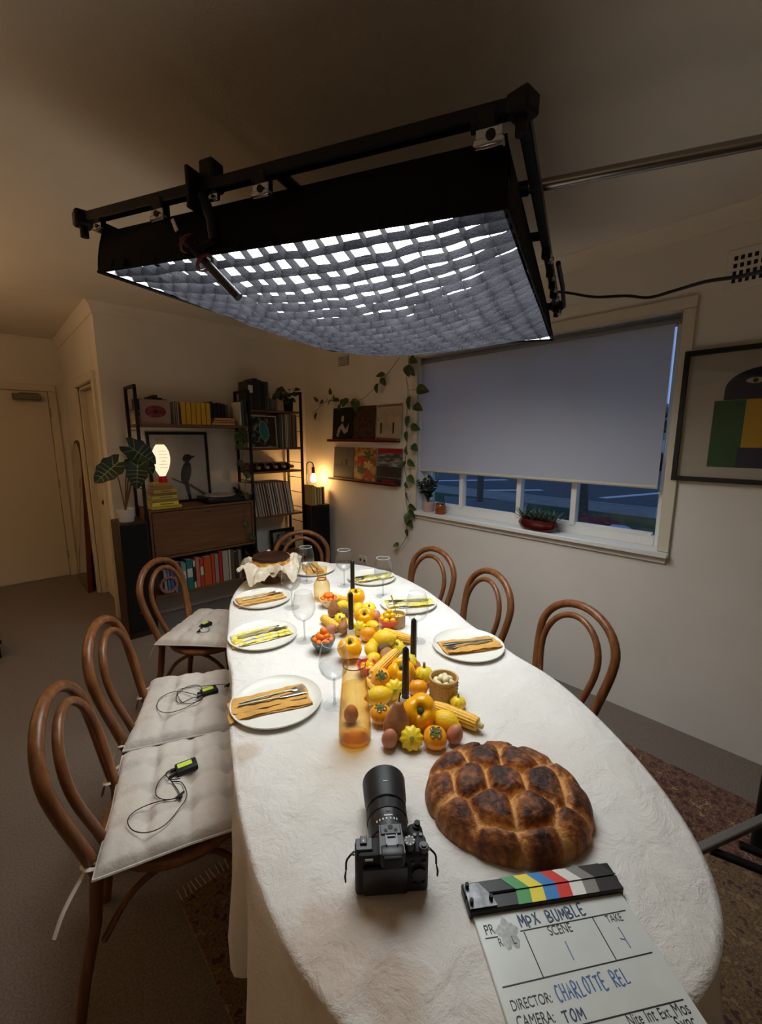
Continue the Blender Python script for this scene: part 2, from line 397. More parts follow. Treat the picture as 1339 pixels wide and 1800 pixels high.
# ------------------------------------------------------------------ roller blind
t = thing('roller_blind', 'white roller blind pulled most of the way down the window', 'blind', (XW + .03, 0, 0))
m, n, l, b = new_mat('blind_fabric')
b.inputs['Base Color'].default_value = rgb(205, 205, 208); b.inputs['Roughness'].default_value = .8
trn = n.new('ShaderNodeBsdfTranslucent'); trn.inputs[0].default_value = rgb(205, 210, 222); mx = n.new('ShaderNodeMixShader'); mx.inputs[0].default_value = .35
l.new(b.outputs[0], mx.inputs[1]); l.new(trn.outputs[0], mx.inputs[2]); l.new(mx.outputs[0], n['Material Output'].inputs[0])
BY0, BY1 = .685, 2.365
bm = NB(); gridsurf(bm, 24, 8, lambda u, v: V((.002 * math.sin(u * 9) * (1 - v) + .0, BY0 + (BY1 - BY0) * u, 1.29 + (2.105 - 1.29) * v)))
obj('blind_sheet', bm, m, t)
bm = NB(); tube(bm, [(0, BY0, 1.287), (0, BY1, 1.287)], .011, 10); obj('bottom_rail', bm, M('blind_rail', (196, 190, 176), .5), t)
bm = NB(); tube(bm, [(.015, BY0 - .02, 2.12), (.015, BY1, 2.12)], .018, 14); obj('roller', bm, M('grey_roller', (120, 120, 122), .5), t)
for y in (BY0 - .028, BY1 + .004):
    bm = NB(); box(bm, (.012, y, 2.12), (.05, .008, .05), .003); obj('bracket', bm, M('blind_bracket', (140, 130, 110), .5), t)
bm = NB(); tube(bm, [(.0, BY0 - .018, 2.11), (.0, BY0 - .018, 1.45), (.0, BY0 - .024, 1.43), (.0, BY0 - .026, 1.46), (.0, BY0 - .026, 2.11)], .0018, 5); obj('chain', bm, frame_m, t)

# ------------------------------------------------------------------ softbox with egg-crate grid
sb = thing('softbox', 'large black overhead softbox with glowing white egg-crate grid', 'studio light')
A, B_, C_ = at_z(172, 478, 2.03), at_z(892, 365, 2.0), at_z(972, 598, 2.0); D_ = A + C_ - B_
FA, FB, FC = at_z(146, 386, 2.205), at_z(918, 186, 2.18), at_z(978, 538, 2.18); FD = FA + FC - FB
def bil(u, v): return A * ((1 - u) * (1 - v)) + B_ * (u * (1 - v)) + C_ * (u * v) + D_ * ((1 - u) * v)
CB = (A + C_) / 2; CF = (FA + FC) / 2
low = [A, B_, C_, D_]
upp = [q + (CF - q) * .05 + V((0, 0, -.022)) for q in (FA, FB, FC, FD)]
for i in range(4):
    p0, p1, q0, q1 = low[i], low[(i + 1) % 4], upp[i], upp[(i + 1) % 4]
    mid = (p0 + p1) / 2; outw = (mid - CB); outw.z = 0; outw.normalize()
    def side(u, v, off=0.0):
        p = p0.lerp(p1, u).lerp(q0.lerp(q1, u), v)
        p.z += -.022 * math.sin(PI * u) ** .7 * v * (1 + .25 * math.sin(u * 17)) - .004 * math.sin(u * 23) * v
        return p + outw * (.008 * math.sin(PI * v) * math.sin(u * 11 + i) + off)
    bm = NB(); gridsurf(bm, 28, 6, side); obj('side_panel', bm, black_m, sb)
    bm = NB(); gridsurf(bm, 20, 4, lambda u, v: side(.004 + .992 * u, .03 + v * .62, -.012)); obj('reflector_lining', bm, M('white_lining', (215, 215, 218), .6), sb)
    bm = NB(); tube(bm, [side(u / 24, 0) for u in range(25)], .0035, 6); obj('edge_piping', bm, black_m, sb)
pan = []
for q, q2 in zip(low, upp):
    k = q.lerp(q2, .62); k += (CB - k) * .035; k.z = q.z + .105; pan.append(k)
bm = NB(); faces(bm, [bm.verts.new(q) for q in pan], [(0, 1, 2, 3)]); obj('light_panel', bm, emitter('led_panel_glow', (247, 252, 252), SOFTBOX_L), sb)
ring0 = [q + (q - CB).normalized() * .016 + V((0, 0, -.006)) for q in pan]
bm = NB(); faces(bm, [bm.verts.new(q) for q in ring0] + [bm.verts.new(q + V((0, 0, -.005))) for q in upp], [(4, 5, 6, 7), (0, 1, 5, 4), (1, 2, 6, 5), (2, 3, 7, 6), (3, 0, 4, 7)]); obj('back_cover', bm, black_m, sb)
grid_m = M('grid_fabric', (48, 48, 54), .85, var=.12, vs=30, bump=.3, bs=160, spec=.2)
SAG, CELL = .135, .026
def sag(u, v): return SAG * ((1 - (2 * u - 1) ** 2) * (1 - (2 * v - 1) ** 2)) ** .9
EU, EV = (B_ - A), (C_ - B_)
def gp(u, v, top):
    p = bil(u, v); k = V((u * 7.3, v * 8.1, .5)); e = .01
    u1, u0, v1, v0 = min(1, u + e), max(0, u - e), min(1, v + e), max(0, v - e)
    tu = EU * (u1 - u0) - V((0, 0, sag(u1, v) - sag(u0, v))); tv = EV * (v1 - v0) - V((0, 0, sag(u, v1) - sag(u, v0)))
    nn = tu.cross(tv).normalized(); nn = nn if nn.z > 0 else -nn
    p += EU.normalized() * (.008 * noise.noise(k * 1.7)) + EV.normalized() * (.009 * noise.noise(k * 1.9 + V((5, 1, 2))))
    p.z += .006 - sag(u, v) + .006 * noise.noise(k * 2.3)
    if top: p += nn * CELL + EU.normalized() * (.008 * noise.noise(k * 3.1 + V((1, 7, 3)))) + EV.normalized() * (.008 * noise.noise(k * 2.9 + V((9, 2, 2))))
    return p
NU, NV = 21, 25
for j in range(1, NV):
    v = j / NV; bm = NB()
    gridsurf(bm, 42, 2, lambda u, k: gp(u, v, False).lerp(gp(u, v, True), k)); obj('grid_strip', bm, grid_m, sb, ang=180)
for j in range(1, NU):
    u = j / NU; bm = NB()
    gridsurf(bm, 50, 2, lambda q, k: gp(u, q, False).lerp(gp(u, q, True), k)); obj('grid_strip', bm, grid_m, sb, ang=180)
# frame of square tube on top
fr_pts = [FA, FB, FC, FD]
for i in range(4):
    p, q = fr_pts[i], fr_pts[(i + 1) % 4]; d = (q - p); Lh = d.length; ang = math.atan2(d.y, d.x); pit = -math.asin(d.z / Lh)
    mt = TR(*((p + q) / 2)) @ RZ(ang) @ Matrix.Rotation(pit, 4, 'Y')
    bm = NB(); box(bm, (0, 0, 0), (Lh + .03, .026, .03), .003, mt); obj('frame_bar', bm, blackmetal_m, sb)
    bm = NB(); box(bm, (0, 0, 0), (.05, .05, .042), .006, TR(*p)); cyl(bm, p + V((0, 0, -.02)), p + V((0, 0, -.05)), .012); obj('corner_joint', bm, rubber_m, sb)
# cross bars and ball head under the boom
bm = NB(); tube(bm, [FA.lerp(FB, .55), FD.lerp(FC, .55)], .014, 8); tube(bm, [FB.lerp(FC, .42), FA.lerp(FD, .42)], .014, 8); obj('cross_bar', bm, blackmetal_m, sb)
def clip(p, ang, big=1.0, nm='clip'):
    """silver spring clip with a black knob holding the fabric to the bar"""
    mt = TR(*p) @ RZ(ang) @ Matrix.Scale(big, 4)
    bm = NB(); box(bm, (0, 0, -.012), (.03, .034, .05), .004, mt); cyl(bm, mt @ V((-.028, 0, 0)), mt @ V((-.015, 0, 0)), .013 * big); k = obj(nm, bm, rubber_m, sb)
    bm = NB(); box(bm, (.006, -.02, -.045), (.05, .02, .012), .003, mt); box(bm, (.006, -.022, -.038), (.044, .004, .03), .001, mt); obj('metal_plate', bm, steel_m, k)
    bm = NB(); cyl(bm, mt @ V((.01, -.032, -.038)), mt @ V((.01, -.02, -.038)), .008 * big); obj('bolt', bm, rubber_m, k)
angAB = math.atan2((FB - FA).y, (FB - FA).x); angBC = math.atan2((FC - FB).y, (FC - FB).x)
for s, big in ((.06, .7), (.255, 1.0), (.345, .6), (.405, .6), (.525, 1.05), (.95, 1.2)): clip(FA.lerp(FB, s) + V((0, 0, -.012)), angAB, big)
for s, big in ((.48, .8), (.62, .7), (.72, .7), (.80, .8), (.97, .8)): clip(FB.lerp(FC, s) + V((0, 0, -.01)), angBC, big)
od = (FB + FC) / 2 - CF; od.z = 0; od.normalize()
bm = NB(); tube(bm, [FB.lerp(FC, .60) + od * .03, FB.lerp(FC, .80) + od * .036, FB.lerp(FC, .99) + od * .034 + V((0, 0, -.01)), FB.lerp(FC, 1.0) + od * .005 + V((0, 0, -.02))], .009, 8); obj('side_rod', bm, blackmetal_m, sb)

# boom arm and its stand
sx, sy = 1.70, .045
st = thing('boom_stand', 'metal boom pole on a roller stand carrying the softbox', 'light stand', (sx, sy, 0))
P0, P1 = V((1.328 - .20, .757 + .39, 2.29)), V((1.328 + .252 * 1.47, .757 - .493 * 1.47, 2.305))
dpp = (P1 - P0).normalized(); O = V((sx, sy, 0))
bm = NB(); cyl(bm, P0 - O, P1 + dpp * .5 - O, .0165, n=20); obj('boom_pole', bm, M('chrome_pole', (150, 146, 140), .25, 1.0), st)
bm = NB(); cyl(bm, P0 + V((0, 0, .0)) - O, P0 + dpp * .42 - O, .021, n=20); obj('pole_sleeve', bm, blackmetal_m, st)
bm = NB(); cyl(bm, (0, 0, .5), (0, 0, 2.3), .02); obj('column', bm, blackmetal_m, st)
bm = NB(); cyl(bm, (0, 0, .25), (0, 0, 1.2), .028); obj('lower_column', bm, blackmetal_m, st)
bm = NB(); box(bm, (0, 0, 2.3), (.09, .09, .1), .015); cyl(bm, (.04, 0, 2.3), (.1, 0, 2.3), .03); obj('boom_clamp', bm, rubber_m, st)
for k, a in enumerate((-.5, -1.6, -2.75)):
    d = V((math.cos(a), math.sin(a), 0)); nn = V((-d.y, d.x, 0))
    bm = NB(); tube(bm, [V((0, 0, .62)) + d * .03, V((0, 0, .02)) + d * .62], .013, 10); g = obj('leg', bm, blackmetal_m, st)
    bm = NB(); ball(bm, V((0, 0, .026)) + d * .62, .026, 12, 8); obj('foot', bm, rubber_m, g)
    bm = NB(); tube(bm, [V((0, 0, .30)) + d * .03, V((0, 0, .34)) + d * .30], .009, 8); obj('brace', bm, blackmetal_m, st)
# flat grey bar and tubes of the folding stool beside the table
sl = thing('folding_stool', 'folding stool of flat grey bar and black tubes beside the table end', 'stool', (1.52, .10, 0))
def Q(px, py, z): return at_z(px, py, z) - V((1.52, .10, 0))
bm = NB(); a, b = Q(1222, 1496, .45), Q(1420, 1405, .45); d = (b - a); mt = TR(*((a + b) / 2)) @ RZ(math.atan2(d.y, d.x)); box(bm, (0, 0, 0), (d.length, .022, .02), .003, mt)
obj('flat_bar', bm, M('grey_painted_metal', (112, 108, 102), .45, .3), sl)
for a, b in ((Q(1248, 1494, .43), Q(1420, 1562, .42)), (Q(1300, 1485, .43), Q(1420, 1535, .42))):
    bm = NB(); cyl(bm, a, b, .011); obj('cross_tube', bm, blackmetal_m, sl)
for px, py in ((1400, 1412), (1410, 1575)):
    p = Q(px, py, .43); bm = NB(); cyl(bm, p, (p.x * 1.1, p.y * 1.1, 0), .012); obj('leg', bm, blackmetal_m, sl)
# power cable
cb = [(972, 512, 0), (1000, 515, 0), (1045, 522, .1), (1100, 520, .2), (1140, 523, .3), (1185, 511, .42), (1240, 495, .6), (1300, 486, .8), (1350, 474, 1), (1440, 452, 1.25)]
dC = (FC - cam.location).dot(FW)
bm = NB(); tube(bm, smooth_pts([at_d(x, y, dC - .0 - .95 * s) for x, y, s in cb], 5), .0062, 8)
tag(obj('power_cable', bm, rubber_m), 'black power cable drooping from the softbox corner past the wall vent', 'cable')

# shotgun microphone hung from the frame
Pm = FA.lerp(FB, .30); dm = (Pm - cam.location).dot(FW) - .05
mc = thing('shotgun_microphone', 'black shotgun microphone clamped to the softbox frame, pointing down', 'microphone', Pm)
def K(px, py, dd=0): return at_d(px, py, dm + dd) - Pm
bm = NB(); box(bm, (0, 0, 0), (.05, .05, .075), .008, TR(*K(372, 312, .02)) @ RZ(angAB)); box(bm, (0, 0, 0), (.012, .05, .10), .003, TR(*K(341, 335, 0)) @ RZ(angAB)); obj('super_clamp', bm, rubber_m, mc)
bm = NB(); tube(bm, [K(355, 345), K(372, 385), K(378, 425)], .015, 10); tube(bm, [K(378, 425), K(345, 440)], .012, 8); obj('arm', bm, blackmetal_m, mc)
red_m = M('rust_red_plastic', (92, 36, 26), .5)
for px, py in ((331, 428), (360, 462)):
    c = K(px, py); ax = (K(420, 523) - K(331, 428)).normalized(); x, y = frame_axes(ax)
    bm = NB(); tube(bm, [c + x * (.024 * math.cos(k * PI / 8)) + y * (.024 * math.sin(k * PI / 8)) for k in range(16)], .004, 6, closed=True); obj('shock_mount_ring', bm, red_m, mc)
bm = NB(); cyl(bm, K(320, 417), K(372, 472), .0105); obj('microphone_body', bm, rubber_m, mc)
bm = NB(); cyl(bm, K(366, 466), K(420, 523), .0108); obj('interference_tube', bm, M('mic_grey', (62, 62, 62), .45, .5), mc)
bm = NB(); tube(bm, smooth_pts([K(368, 466), K(372, 455), K(362, 450), K(350, 462), K(352, 472)], 5), .0022, 6); obj('mic_cable', bm, rubber_m, mc)
bm = NB(); box(bm, (0, 0, 0), (.012, .006, .036), .002, TR(*K(307, 396)) @ RZ(angAB) @ Matrix.Rotation(-.4, 4, 'Y')); obj('silver_tab', bm, steel_m, mc)
# ------------------------------------------------------------------ table and cloth
TZ = .755                                             # top of the cloth
TC, TA, TB, TH, TN = V((1.023, 1.181, 0)), 1.177, .517, math.radians(23.9), 2.95
AX, AY = V((math.sin(TH), math.cos(TH), 0)), V((math.cos(TH), -math.sin(TH), 0))    # long axis, short axis
def sup_r(a):
    return (abs(math.cos(a) / TA) ** TN + abs(math.sin(a) / TB) ** TN) ** (-1 / TN)
edge_px = [(404, 1095), (408, 1050), (430, 1020), (500, 995), (580, 990), (660, 1000), (720, 1022), (780, 1062), (818, 1094), (885, 1139), (1000, 1213), (1100, 1310), (1180, 1410), (1240, 1530), (1258, 1640), (1240, 1720), (1215, 1775), (412, 1200), (413, 1330), (440, 1480), (500, 1650), (580, 1770), (600, 1790)]
corr = []
for q in edge_px:
    p = at_z(q[0], q[1], TZ) - TC; p.z = 0; a = math.atan2(p.dot(AY), p.dot(AX)); corr.append((a, p.length / sup_r(a)))
def table_r(a):
    s, ws = 1.0 * .15, .15
    for b, k in corr:
        d = (a - b + PI) % (2 * PI) - PI; wt = math.exp(-(d / .2) ** 2); s += k * wt; ws += wt
    return sup_r(a) * s / ws
def table_pt(a, k=1.0, z=0): r = table_r(a) * k; return TC + AX * (r * math.cos(a)) + AY * (r * math.sin(a)) + V((0, 0, z))
tb = thing('dining_table', 'long oval dining table hidden under a pale linen cloth', 'table', (TC.x, TC.y, 0))
O = V((TC.x, TC.y, 0)); tw = wood('table_timber', (92, 60, 38), (120, 80, 52), axis=0)
bm = NB(); ring0 = [(table_pt(2 * PI * k / 96, .985) - O) for k in range(96)]
prism(bm, [(p.x, p.y) for p in ring0], .722, .7515); obj('table_top', bm, tw, tb)
for s, q in ((1, .0), (-1, .0)):
    c = AX * (.55 * s)
    bm = NB(); box(bm, (0, 0, .365), (.09, .30, .71), .01, TR(c.x, c.y, 0) @ RZ(-TH + PI / 2)); obj('trestle', bm, tw, tb)
    bm = NB(); box(bm, (0, 0, .02), (.11, .52, .04), .01, TR(c.x, c.y, 0) @ RZ(-TH + PI / 2)); obj('foot', bm, tw, tb)
bm = NB(); a = AX * .55; tube(bm, [V((-a.x, -a.y, .3)), V((a.x, a.y, .3))], .03, 8); obj('stretcher', bm, tw, tb)

CHAIRS = dict(R1=(1.64, .703, 2.79), R2=(1.763, 1.207, 2.757), R3=(1.89, 1.676, 3.023), L1=(.148, 1.330, -.35), L2=(.331, 1.765, -.46), L3=(.71, 2.478, -.854), FA=(1.60, 2.56, -2.05))
m, n, l, b = new_mat('linen_cloth')
b.inputs['Roughness'].default_value = .9; b.inputs['Sheen Weight'].default_value = .15; b.inputs['Specular IOR Level'].default_value = .2
tc = n.new('ShaderNodeTexCoord'); geo = n.new('ShaderNodeNewGeometry')
base = n.new('ShaderNodeValToRGB'); nz = n.new('ShaderNodeTexNoise'); nz.inputs['Scale'].default_value = 2.5; nz.inputs['Detail'].default_value = 6
l.new(geo.outputs['Position'], nz.inputs['Vector']); l.new(nz.outputs[0], base.inputs[0])
base.color_ramp.elements[0].position = .35; base.color_ramp.elements[0].color = rgb(220, 215, 208); base.color_ramp.elements[1].position = .65; base.color_ramp.elements[1].color = rgb(232, 229, 224)
prev = base.outputs[0]
for (px, py), R in (((590, 1650), .10), ((432, 1322), .045), ((700, 1750), .06)):      # old tan stains in the linen
    p = at_z(px, py, TZ)
    ds = n.new('ShaderNodeVectorMath'); ds.operation = 'DISTANCE'; l.new(geo.outputs['Position'], ds.inputs[0]); ds.inputs[1].default_value = p
    n2 = n.new('ShaderNodeTexNoise'); n2.inputs['Scale'].default_value = 22; l.new(geo.outputs['Position'], n2.inputs['Vector'])
    ad = n.new('ShaderNodeMath'); ad.operation = 'MULTIPLY_ADD'; l.new(n2.outputs[0], ad.inputs[0]); ad.inputs[1].default_value = R * .9; l.new(ds.outputs['Value'], ad.inputs[2])
    mr = n.new('ShaderNodeMapRange'); mr.inputs[1].default_value = R * .9; mr.inputs[2].default_value = R * 1.5; mr.inputs[3].default_value = .55; mr.inputs[4].default_value = 0; l.new(ad.outputs[0], mr.inputs[0])
    mx = n.new('ShaderNodeMix'); mx.data_type = 'RGBA'; l.new(mr.outputs[0], mx.inputs[0]); l.new(prev, mx.inputs[6]); mx.inputs[7].default_value = rgb(190, 165, 142); prev = mx.outputs[2]
l.new(prev, b.inputs['Base Color'])
w1 = n.new('ShaderNodeTexNoise'); w1.inputs['Scale'].default_value = 13; w1.inputs['Detail'].default_value = 9; w1.inputs['Roughness'].default_value = .62; w1.inputs['Distortion'].default_value = .45
w2 = n.new('ShaderNodeTexNoise'); w2.inputs['Scale'].default_value = 500; l.new(geo.outputs['Position'], w1.inputs['Vector']); l.new(geo.outputs['Position'], w2.inputs['Vector'])
w3 = n.new('ShaderNodeTexNoise'); w3.noise_type = 'RIDGED_MULTIFRACTAL'; w3.inputs['Scale'].default_value = 6.5; w3.inputs['Detail'].default_value = 4; w3.inputs['Distortion'].default_value = .6; l.new(geo.outputs['Position'], w3.inputs['Vector'])
m0 = n.new('ShaderNodeMath'); m0.operation = 'MULTIPLY_ADD'; l.new(w3.outputs[0], m0.inputs[0]); m0.inputs[1].default_value = .30; l.new(w1.outputs[0], m0.inputs[2])
ms = n.new('ShaderNodeMath'); ms.operation = 'MULTIPLY_ADD'; l.new(w2.outputs[0], ms.inputs[0]); ms.inputs[1].default_value = .05; l.new(m0.outputs[0], ms.inputs[2])
bp = n.new('ShaderNodeBump'); bp.inputs['Strength'].default_value = .75; bp.inputs['Distance'].default_value = .02; l.new(ms.outputs[0], bp.inputs['Height']); l.new(bp.outputs[0], b.inputs['Normal'])
linen_m = m
# push the hem in where chairs stand
def push(a):
    p = table_pt(a); s = 0
    for k, (x, y, th) in CHAIRS.items():
        c = V((x + .2 * math.cos(th), y + .2 * math.sin(th), 0)); d = (p - c).length
        if d < .42: s = max(s, .5 + .5 * math.cos(min(1, max(0, (d - .12) / .30)) * PI))
    return s
bm = NB(); NT = 288; HANG = 14
def cloth_pt(i, j):
    a = 2 * PI * i / NT
    if j <= 8: return table_pt(a, j / 8 * .992, TZ)
    t = (j - 8) / HANG; ps = push(a)
    r = table_r(a); fold = .012 + .036 * t * (1 + 1.0 * math.sin(a * 25 + 1.6 * math.sin(a * 3)) + .45 * math.sin(a * 51 + 2))
    out = fold * min(1, t * 4) - ps * .17 * min(1, max(0, t - .12) * 2.2)
    z = TZ - .006 - .40 * t + .012 * math.sin(a * 7) * t - (0.012 if t > 0 else 0)
    if j == 9: return table_pt(a, 1.0, TZ - .004) + (table_pt(a) - TC).normalized() * .006
    return TC + (table_pt(a) - TC) * ((r + out) / r) + V((0, 0, z))
rings = [[bm.verts.new(cloth_pt(i, j)) for i in range(NT)] for j in range(1, 9 + HANG)]
cv = bm.verts.new(TC + V((0, 0, TZ)))
for i in range(NT): bm.faces.new((cv, rings[0][i], rings[0][(i + 1) % NT]))
for ra, rb in zip(rings, rings[1:]):
    for i in range(NT): bm.faces.new((ra[i], rb[i], rb[(i + 1) % NT], ra[(i + 1) % NT]))
tag(obj('tablecloth', bm, linen_m, ang=80), 'rumpled pale linen tablecloth with tan stains over the oval table', 'tablecloth')

# ------------------------------------------------------------------ rug
m, n, l, b = new_mat('persian_rug'); b.inputs['Roughness'].default_value = .95; b.inputs['Sheen Weight'].default_value = .2
geo = n.new('ShaderNodeNewGeometry'); sp = n.new('ShaderNodeSeparateXYZ'); l.new(geo.outputs['Position'], sp.inputs[0])
vo = n.new('ShaderNodeTexVoronoi'); vo.inputs['Scale'].default_value = 34; l.new(geo.outputs['Position'], vo.inputs['Vector'])
wn = n.new('ShaderNodeTexNoise'); wn.inputs['Scale'].default_value = 95; wn.inputs['Detail'].default_value = 2; l.new(geo.outputs['Position'], wn.inputs['Vector'])
vo.inputs['Scale'].default_value = 28
wv = n.new('ShaderNodeMath'); wv.operation = 'MULTIPLY_ADD'; l.new(wn.outputs[0], wv.inputs[0]); wv.inputs[1].default_value = .55
vs2 = n.new('ShaderNodeMath'); vs2.operation = 'MULTIPLY'; vs2.inputs[1].default_value = .45; l.new(vo.outputs['Distance'], vs2.inputs[0]); l.new(vs2.outputs[0], wv.inputs[2])
r1 = n.new('ShaderNodeValToRGB'); r1.color_ramp.interpolation = 'CONSTANT'
el = r1.color_ramp.elements; el[0].color = rgb(58, 30, 24); el[1].position = .42; el[1].color = rgb(92, 42, 30)
for pos, c in ((.5, (120, 88, 58)), (.57, (78, 40, 30)), (.66, (150, 122, 86))): e = el.new(pos); e.color = rgb(*c)
l.new(wv.outputs[0], r1.inputs[0])
r2 = n.new('ShaderNodeValToRGB'); r2.color_ramp.interpolation = 'CONSTANT'; el = r2.color_ramp.elements
el[0].color = rgb(60, 34, 26); el[1].position = .4; el[1].color = rgb(112, 84, 52); e = el.new(.52); e.color = rgb(86, 62, 40); e = el.new(.62); e.color = rgb(126, 98, 62); l.new(wv.outputs[0], r2.inputs[0])
gt = n.new('ShaderNodeMath'); gt.operation = 'GREATER_THAN'; l.new(sp.outputs['X'], gt.inputs[0]); gt.inputs[1].default_value = 1.86
mx = n.new('ShaderNodeMix'); mx.data_type = 'RGBA'; l.new(gt.outputs[0], mx.inputs[0]); l.new(r2.outputs[0], mx.inputs[6]); l.new(r1.outputs[0], mx.inputs[7]); l.new(mx.outputs[2], b.inputs['Base Color'])
bp = n.new('ShaderNodeBump'); bp.inputs['Strength'].default_value = .6; bp.inputs['Distance'].default_value = .004; n3 = n.new('ShaderNodeTexNoise'); n3.inputs['Scale'].default_value = 400; l.new(geo.outputs['Position'], n3.inputs['Vector']); l.new(n3.outputs[0], bp.inputs['Height']); l.new(bp.outputs[0], b.inputs['Normal'])
rg = thing('patterned_rug', 'worn red-brown patterned rug under the dining table', 'rug', (1.29, .1, 0))
bm = NB(); box(bm, (0, 0, .005), (1.94, 2.5, .01), .003); obj('rug_pile', bm, m, rg)
bm = NB()
for i in range(120):
    for e, s in ((1.25, 1), (-1.25, -1)):
        x = -.96 + i * .0161; tube(bm, [(x, e, .005), (x + rnd.uniform(-.006, .006), e + s * .05, .003)], .0022, 4)
o = obj('fringe', bm, M('rug_fringe', (170, 150, 120), .9), rg); o['kind'] = 'stuff'

# ------------------------------------------------------------------ bentwood chairs
bent_m = wood('bentwood', (98, 58, 31), (136, 86, 49), .33, 2, 5)
cane_m = M('woven_cane', (170, 132, 84), .6, var=.25, vs=120)
HT, WT, WB, LEAN, ZWID, ZB = .87, .188, .150, .10, .72, .44
def hoop(ht, wt, wb, zw, zb, dv=0.0):
    out = []
    for k in range(9): t = k / 8; s = t * t * (3 - 2 * t); out.append((-(wb + (wt - wb) * s), zb + (zw - zb) * t))
    for k in range(1, 20): a = PI - PI * k / 20; out.append((wt * math.cos(a), zw + (ht - zw) * math.sin(a)))
    for k in range(8, -1, -1): t = k / 8; s = t * t * (3 - 2 * t); out.append(((wb + (wt - wb) * s), zb + (zw - zb) * t))
    return [V((-LEAN * (z - ZB) / (HT - ZB) + dv, u, z)) for u, z in out]      # local x = facing
def make_chair(label):
    t = thing('bentwood_chair', label, 'chair', group='bentwood chairs around the table')
    h = hoop(HT, WT, WB, ZWID, ZB)
    legL = [V((-.075, -.185, .0)), V((-.05, -.172, .15)), V((-.015, -.157, .3))]; legR = [V((p.x, -p.y, p.z)) for p in reversed(legL)]
    pts = legL + h + legR; rr = [.0135, .015, .016] + [.0165] * len(h) + [.016, .015, .0135]
    bm = NB(); tube(bm, pts, rr, 12); obj('back_frame', bm, bent_m, t)
    bm = NB(); tube(bm, hoop(.832, .140, .098, .68, .455, .022), .0125, 10); obj('inner_loop', bm, bent_m, t)
    bm = NB(); tube(bm, [(.2 + .197 * math.cos(k * PI / 20), .197 * math.sin(k * PI / 20), .45) for k in range(40)], .02, 10, closed=True, flat=.9)
    obj('seat_ring', bm, bent_m, t)
    bm = NB(); lathe(bm, [(.0005, .0), (.12, .0), (.185, .004), (.19, -.004), (.0005, -.006)], 32, TR(.2, 0, .457)); obj('seat_panel', bm, cane_m, t)
    for s in (-1, 1):
        bm = NB(); tube(bm, smooth_pts([(.35, s * .115, .45), (.365, s * .125, .3), (.38, s * .14, .15), (.40, s * .155, 0)], 4), [.019 - .0005 * k for k in range(13)], 10); obj('leg', bm, bent_m, t)
        bm = NB(); tube(bm, smooth_pts([(.375, s * .128, .24), (.30, s * .135, .36), (.2, s * .15, .415), (.08, s * .155, .36), (.0, s * .158, .24)], 5), .0095, 8); obj('arched_brace', bm, bent_m, t)
    bm = NB(); tube(bm, smooth_pts([(.375, -.128, .25), (.375, -.09, .35), (.37, 0, .41), (.375, .09, .35), (.375, .128, .25)], 5), .0095, 8); obj('arched_brace', bm, bent_m, t)
    return t
ch_lab = dict(L1='bentwood chair nearest the camera, its cushion tie hanging at the back', L2='middle bentwood chair of the three with cushions', L3='cushioned bentwood chair in front of the bookcase and tall speaker',
              R1='bare-topped bentwood chair by the window wall, nearest the camera', R2='middle bentwood chair of the three under the window', R3='bentwood chair under the window closest to the hanging vine', FA='bentwood chair at the far head of the table behind the cake')
first = None
for k, (x, y, th) in CHAIRS.items():
    if first is None: first = make_chair(ch_lab[k]); first.location = (x, y, 0); first.rotation_euler.z = th
    else: dup(first, (x, y, 0), th, ch_lab[k])

# tufted cushions
cush_m = M('cushion_cotton', (196, 188, 178), .9, var=.04, vs=8, bump=.25, bs=60, sheen=.2)
CW = .215
def cush_h(u, v):
    e = (1 - abs(u) ** 6) * (1 - abs(v) ** 6); e = max(0, e) ** .35
    d = 1.0
    for i in (-.5, 0, .5):
        for j in (-.5, 0, .5): d = min(d, math.hypot(u - i, v - j))
    s1 = min(abs(u - q) for q in (-.5, 0, .5)); s2 = min(abs(v - q) for q in (-.5, 0, .5))
    wr = .0035 * noise.noise(V((u * 4, v * 4, 1))) + .002 * noise.noise(V((u * 11, v * 7, 5)))
    ed = .003 * math.sin(u * 34) * abs(v) ** 8 + .003 * math.sin(v * 31) * abs(u) ** 8
    return .006 + .036 * e + (wr + ed) * e - .018 * math.exp(-(d / .08) ** 2) - .011 * math.exp(-(s1 / .06) ** 2) * e - .008 * math.exp(-(s2 / .06) ** 2) * e
def make_cushion():
    t = thing('seat_cushion', '', 'cushion')
    def sq(u, v, s):
        k = 1 - .03 * (1 - abs(u)) * abs(v) ** 4 - .03 * (1 - abs(v)) * abs(u) ** 4
        x, y = u * CW * k, v * CW * k * (1 - .04 * u)
        return V((x, y, .022 + s * (cush_h(u, v) - .004) * (1 if s > 0 else .55)))
    bm = NB(); gridsurf(bm, 48, 48, lambda a, c: sq(a * 2 - 1, c * 2 - 1, 1)); gridsurf(bm, 16, 16, lambda a, c: sq(a * 2 - 1, c * 2 - 1, -1)); bmesh.ops.remove_doubles(bm, verts=bm.verts, dist=.0008)
    obj('cushion_body', bm, cush_m, t, ang=70)
    bm = NB(); tube(bm, [sq(x, y, 0) for x, y in [(-1 + k / 10, -1) for k in range(20)] + [(1, -1 + k / 10) for k in range(20)] + [(1 - k / 10, 1) for k in range(20)] + [(-1, 1 - k / 10) for k in range(20)]], .004, 6, closed=True); obj('piping', bm, cush_m, t)
    return t
tie_m = M('cotton_tie', (205, 200, 190), .9)
def ribbon(pts, wd=.006):
    bm = NB(); tube(bm, smooth_pts(pts, 5), wd, 6, flat=.3); return bm
cl = dict(L1='pale tufted cushion on the chair nearest the camera', L2='pale tufted cushion on the middle cushioned chair', L3='pale tufted cushion on the chair before the bookcase')
cfirst = None; CUSH = {}
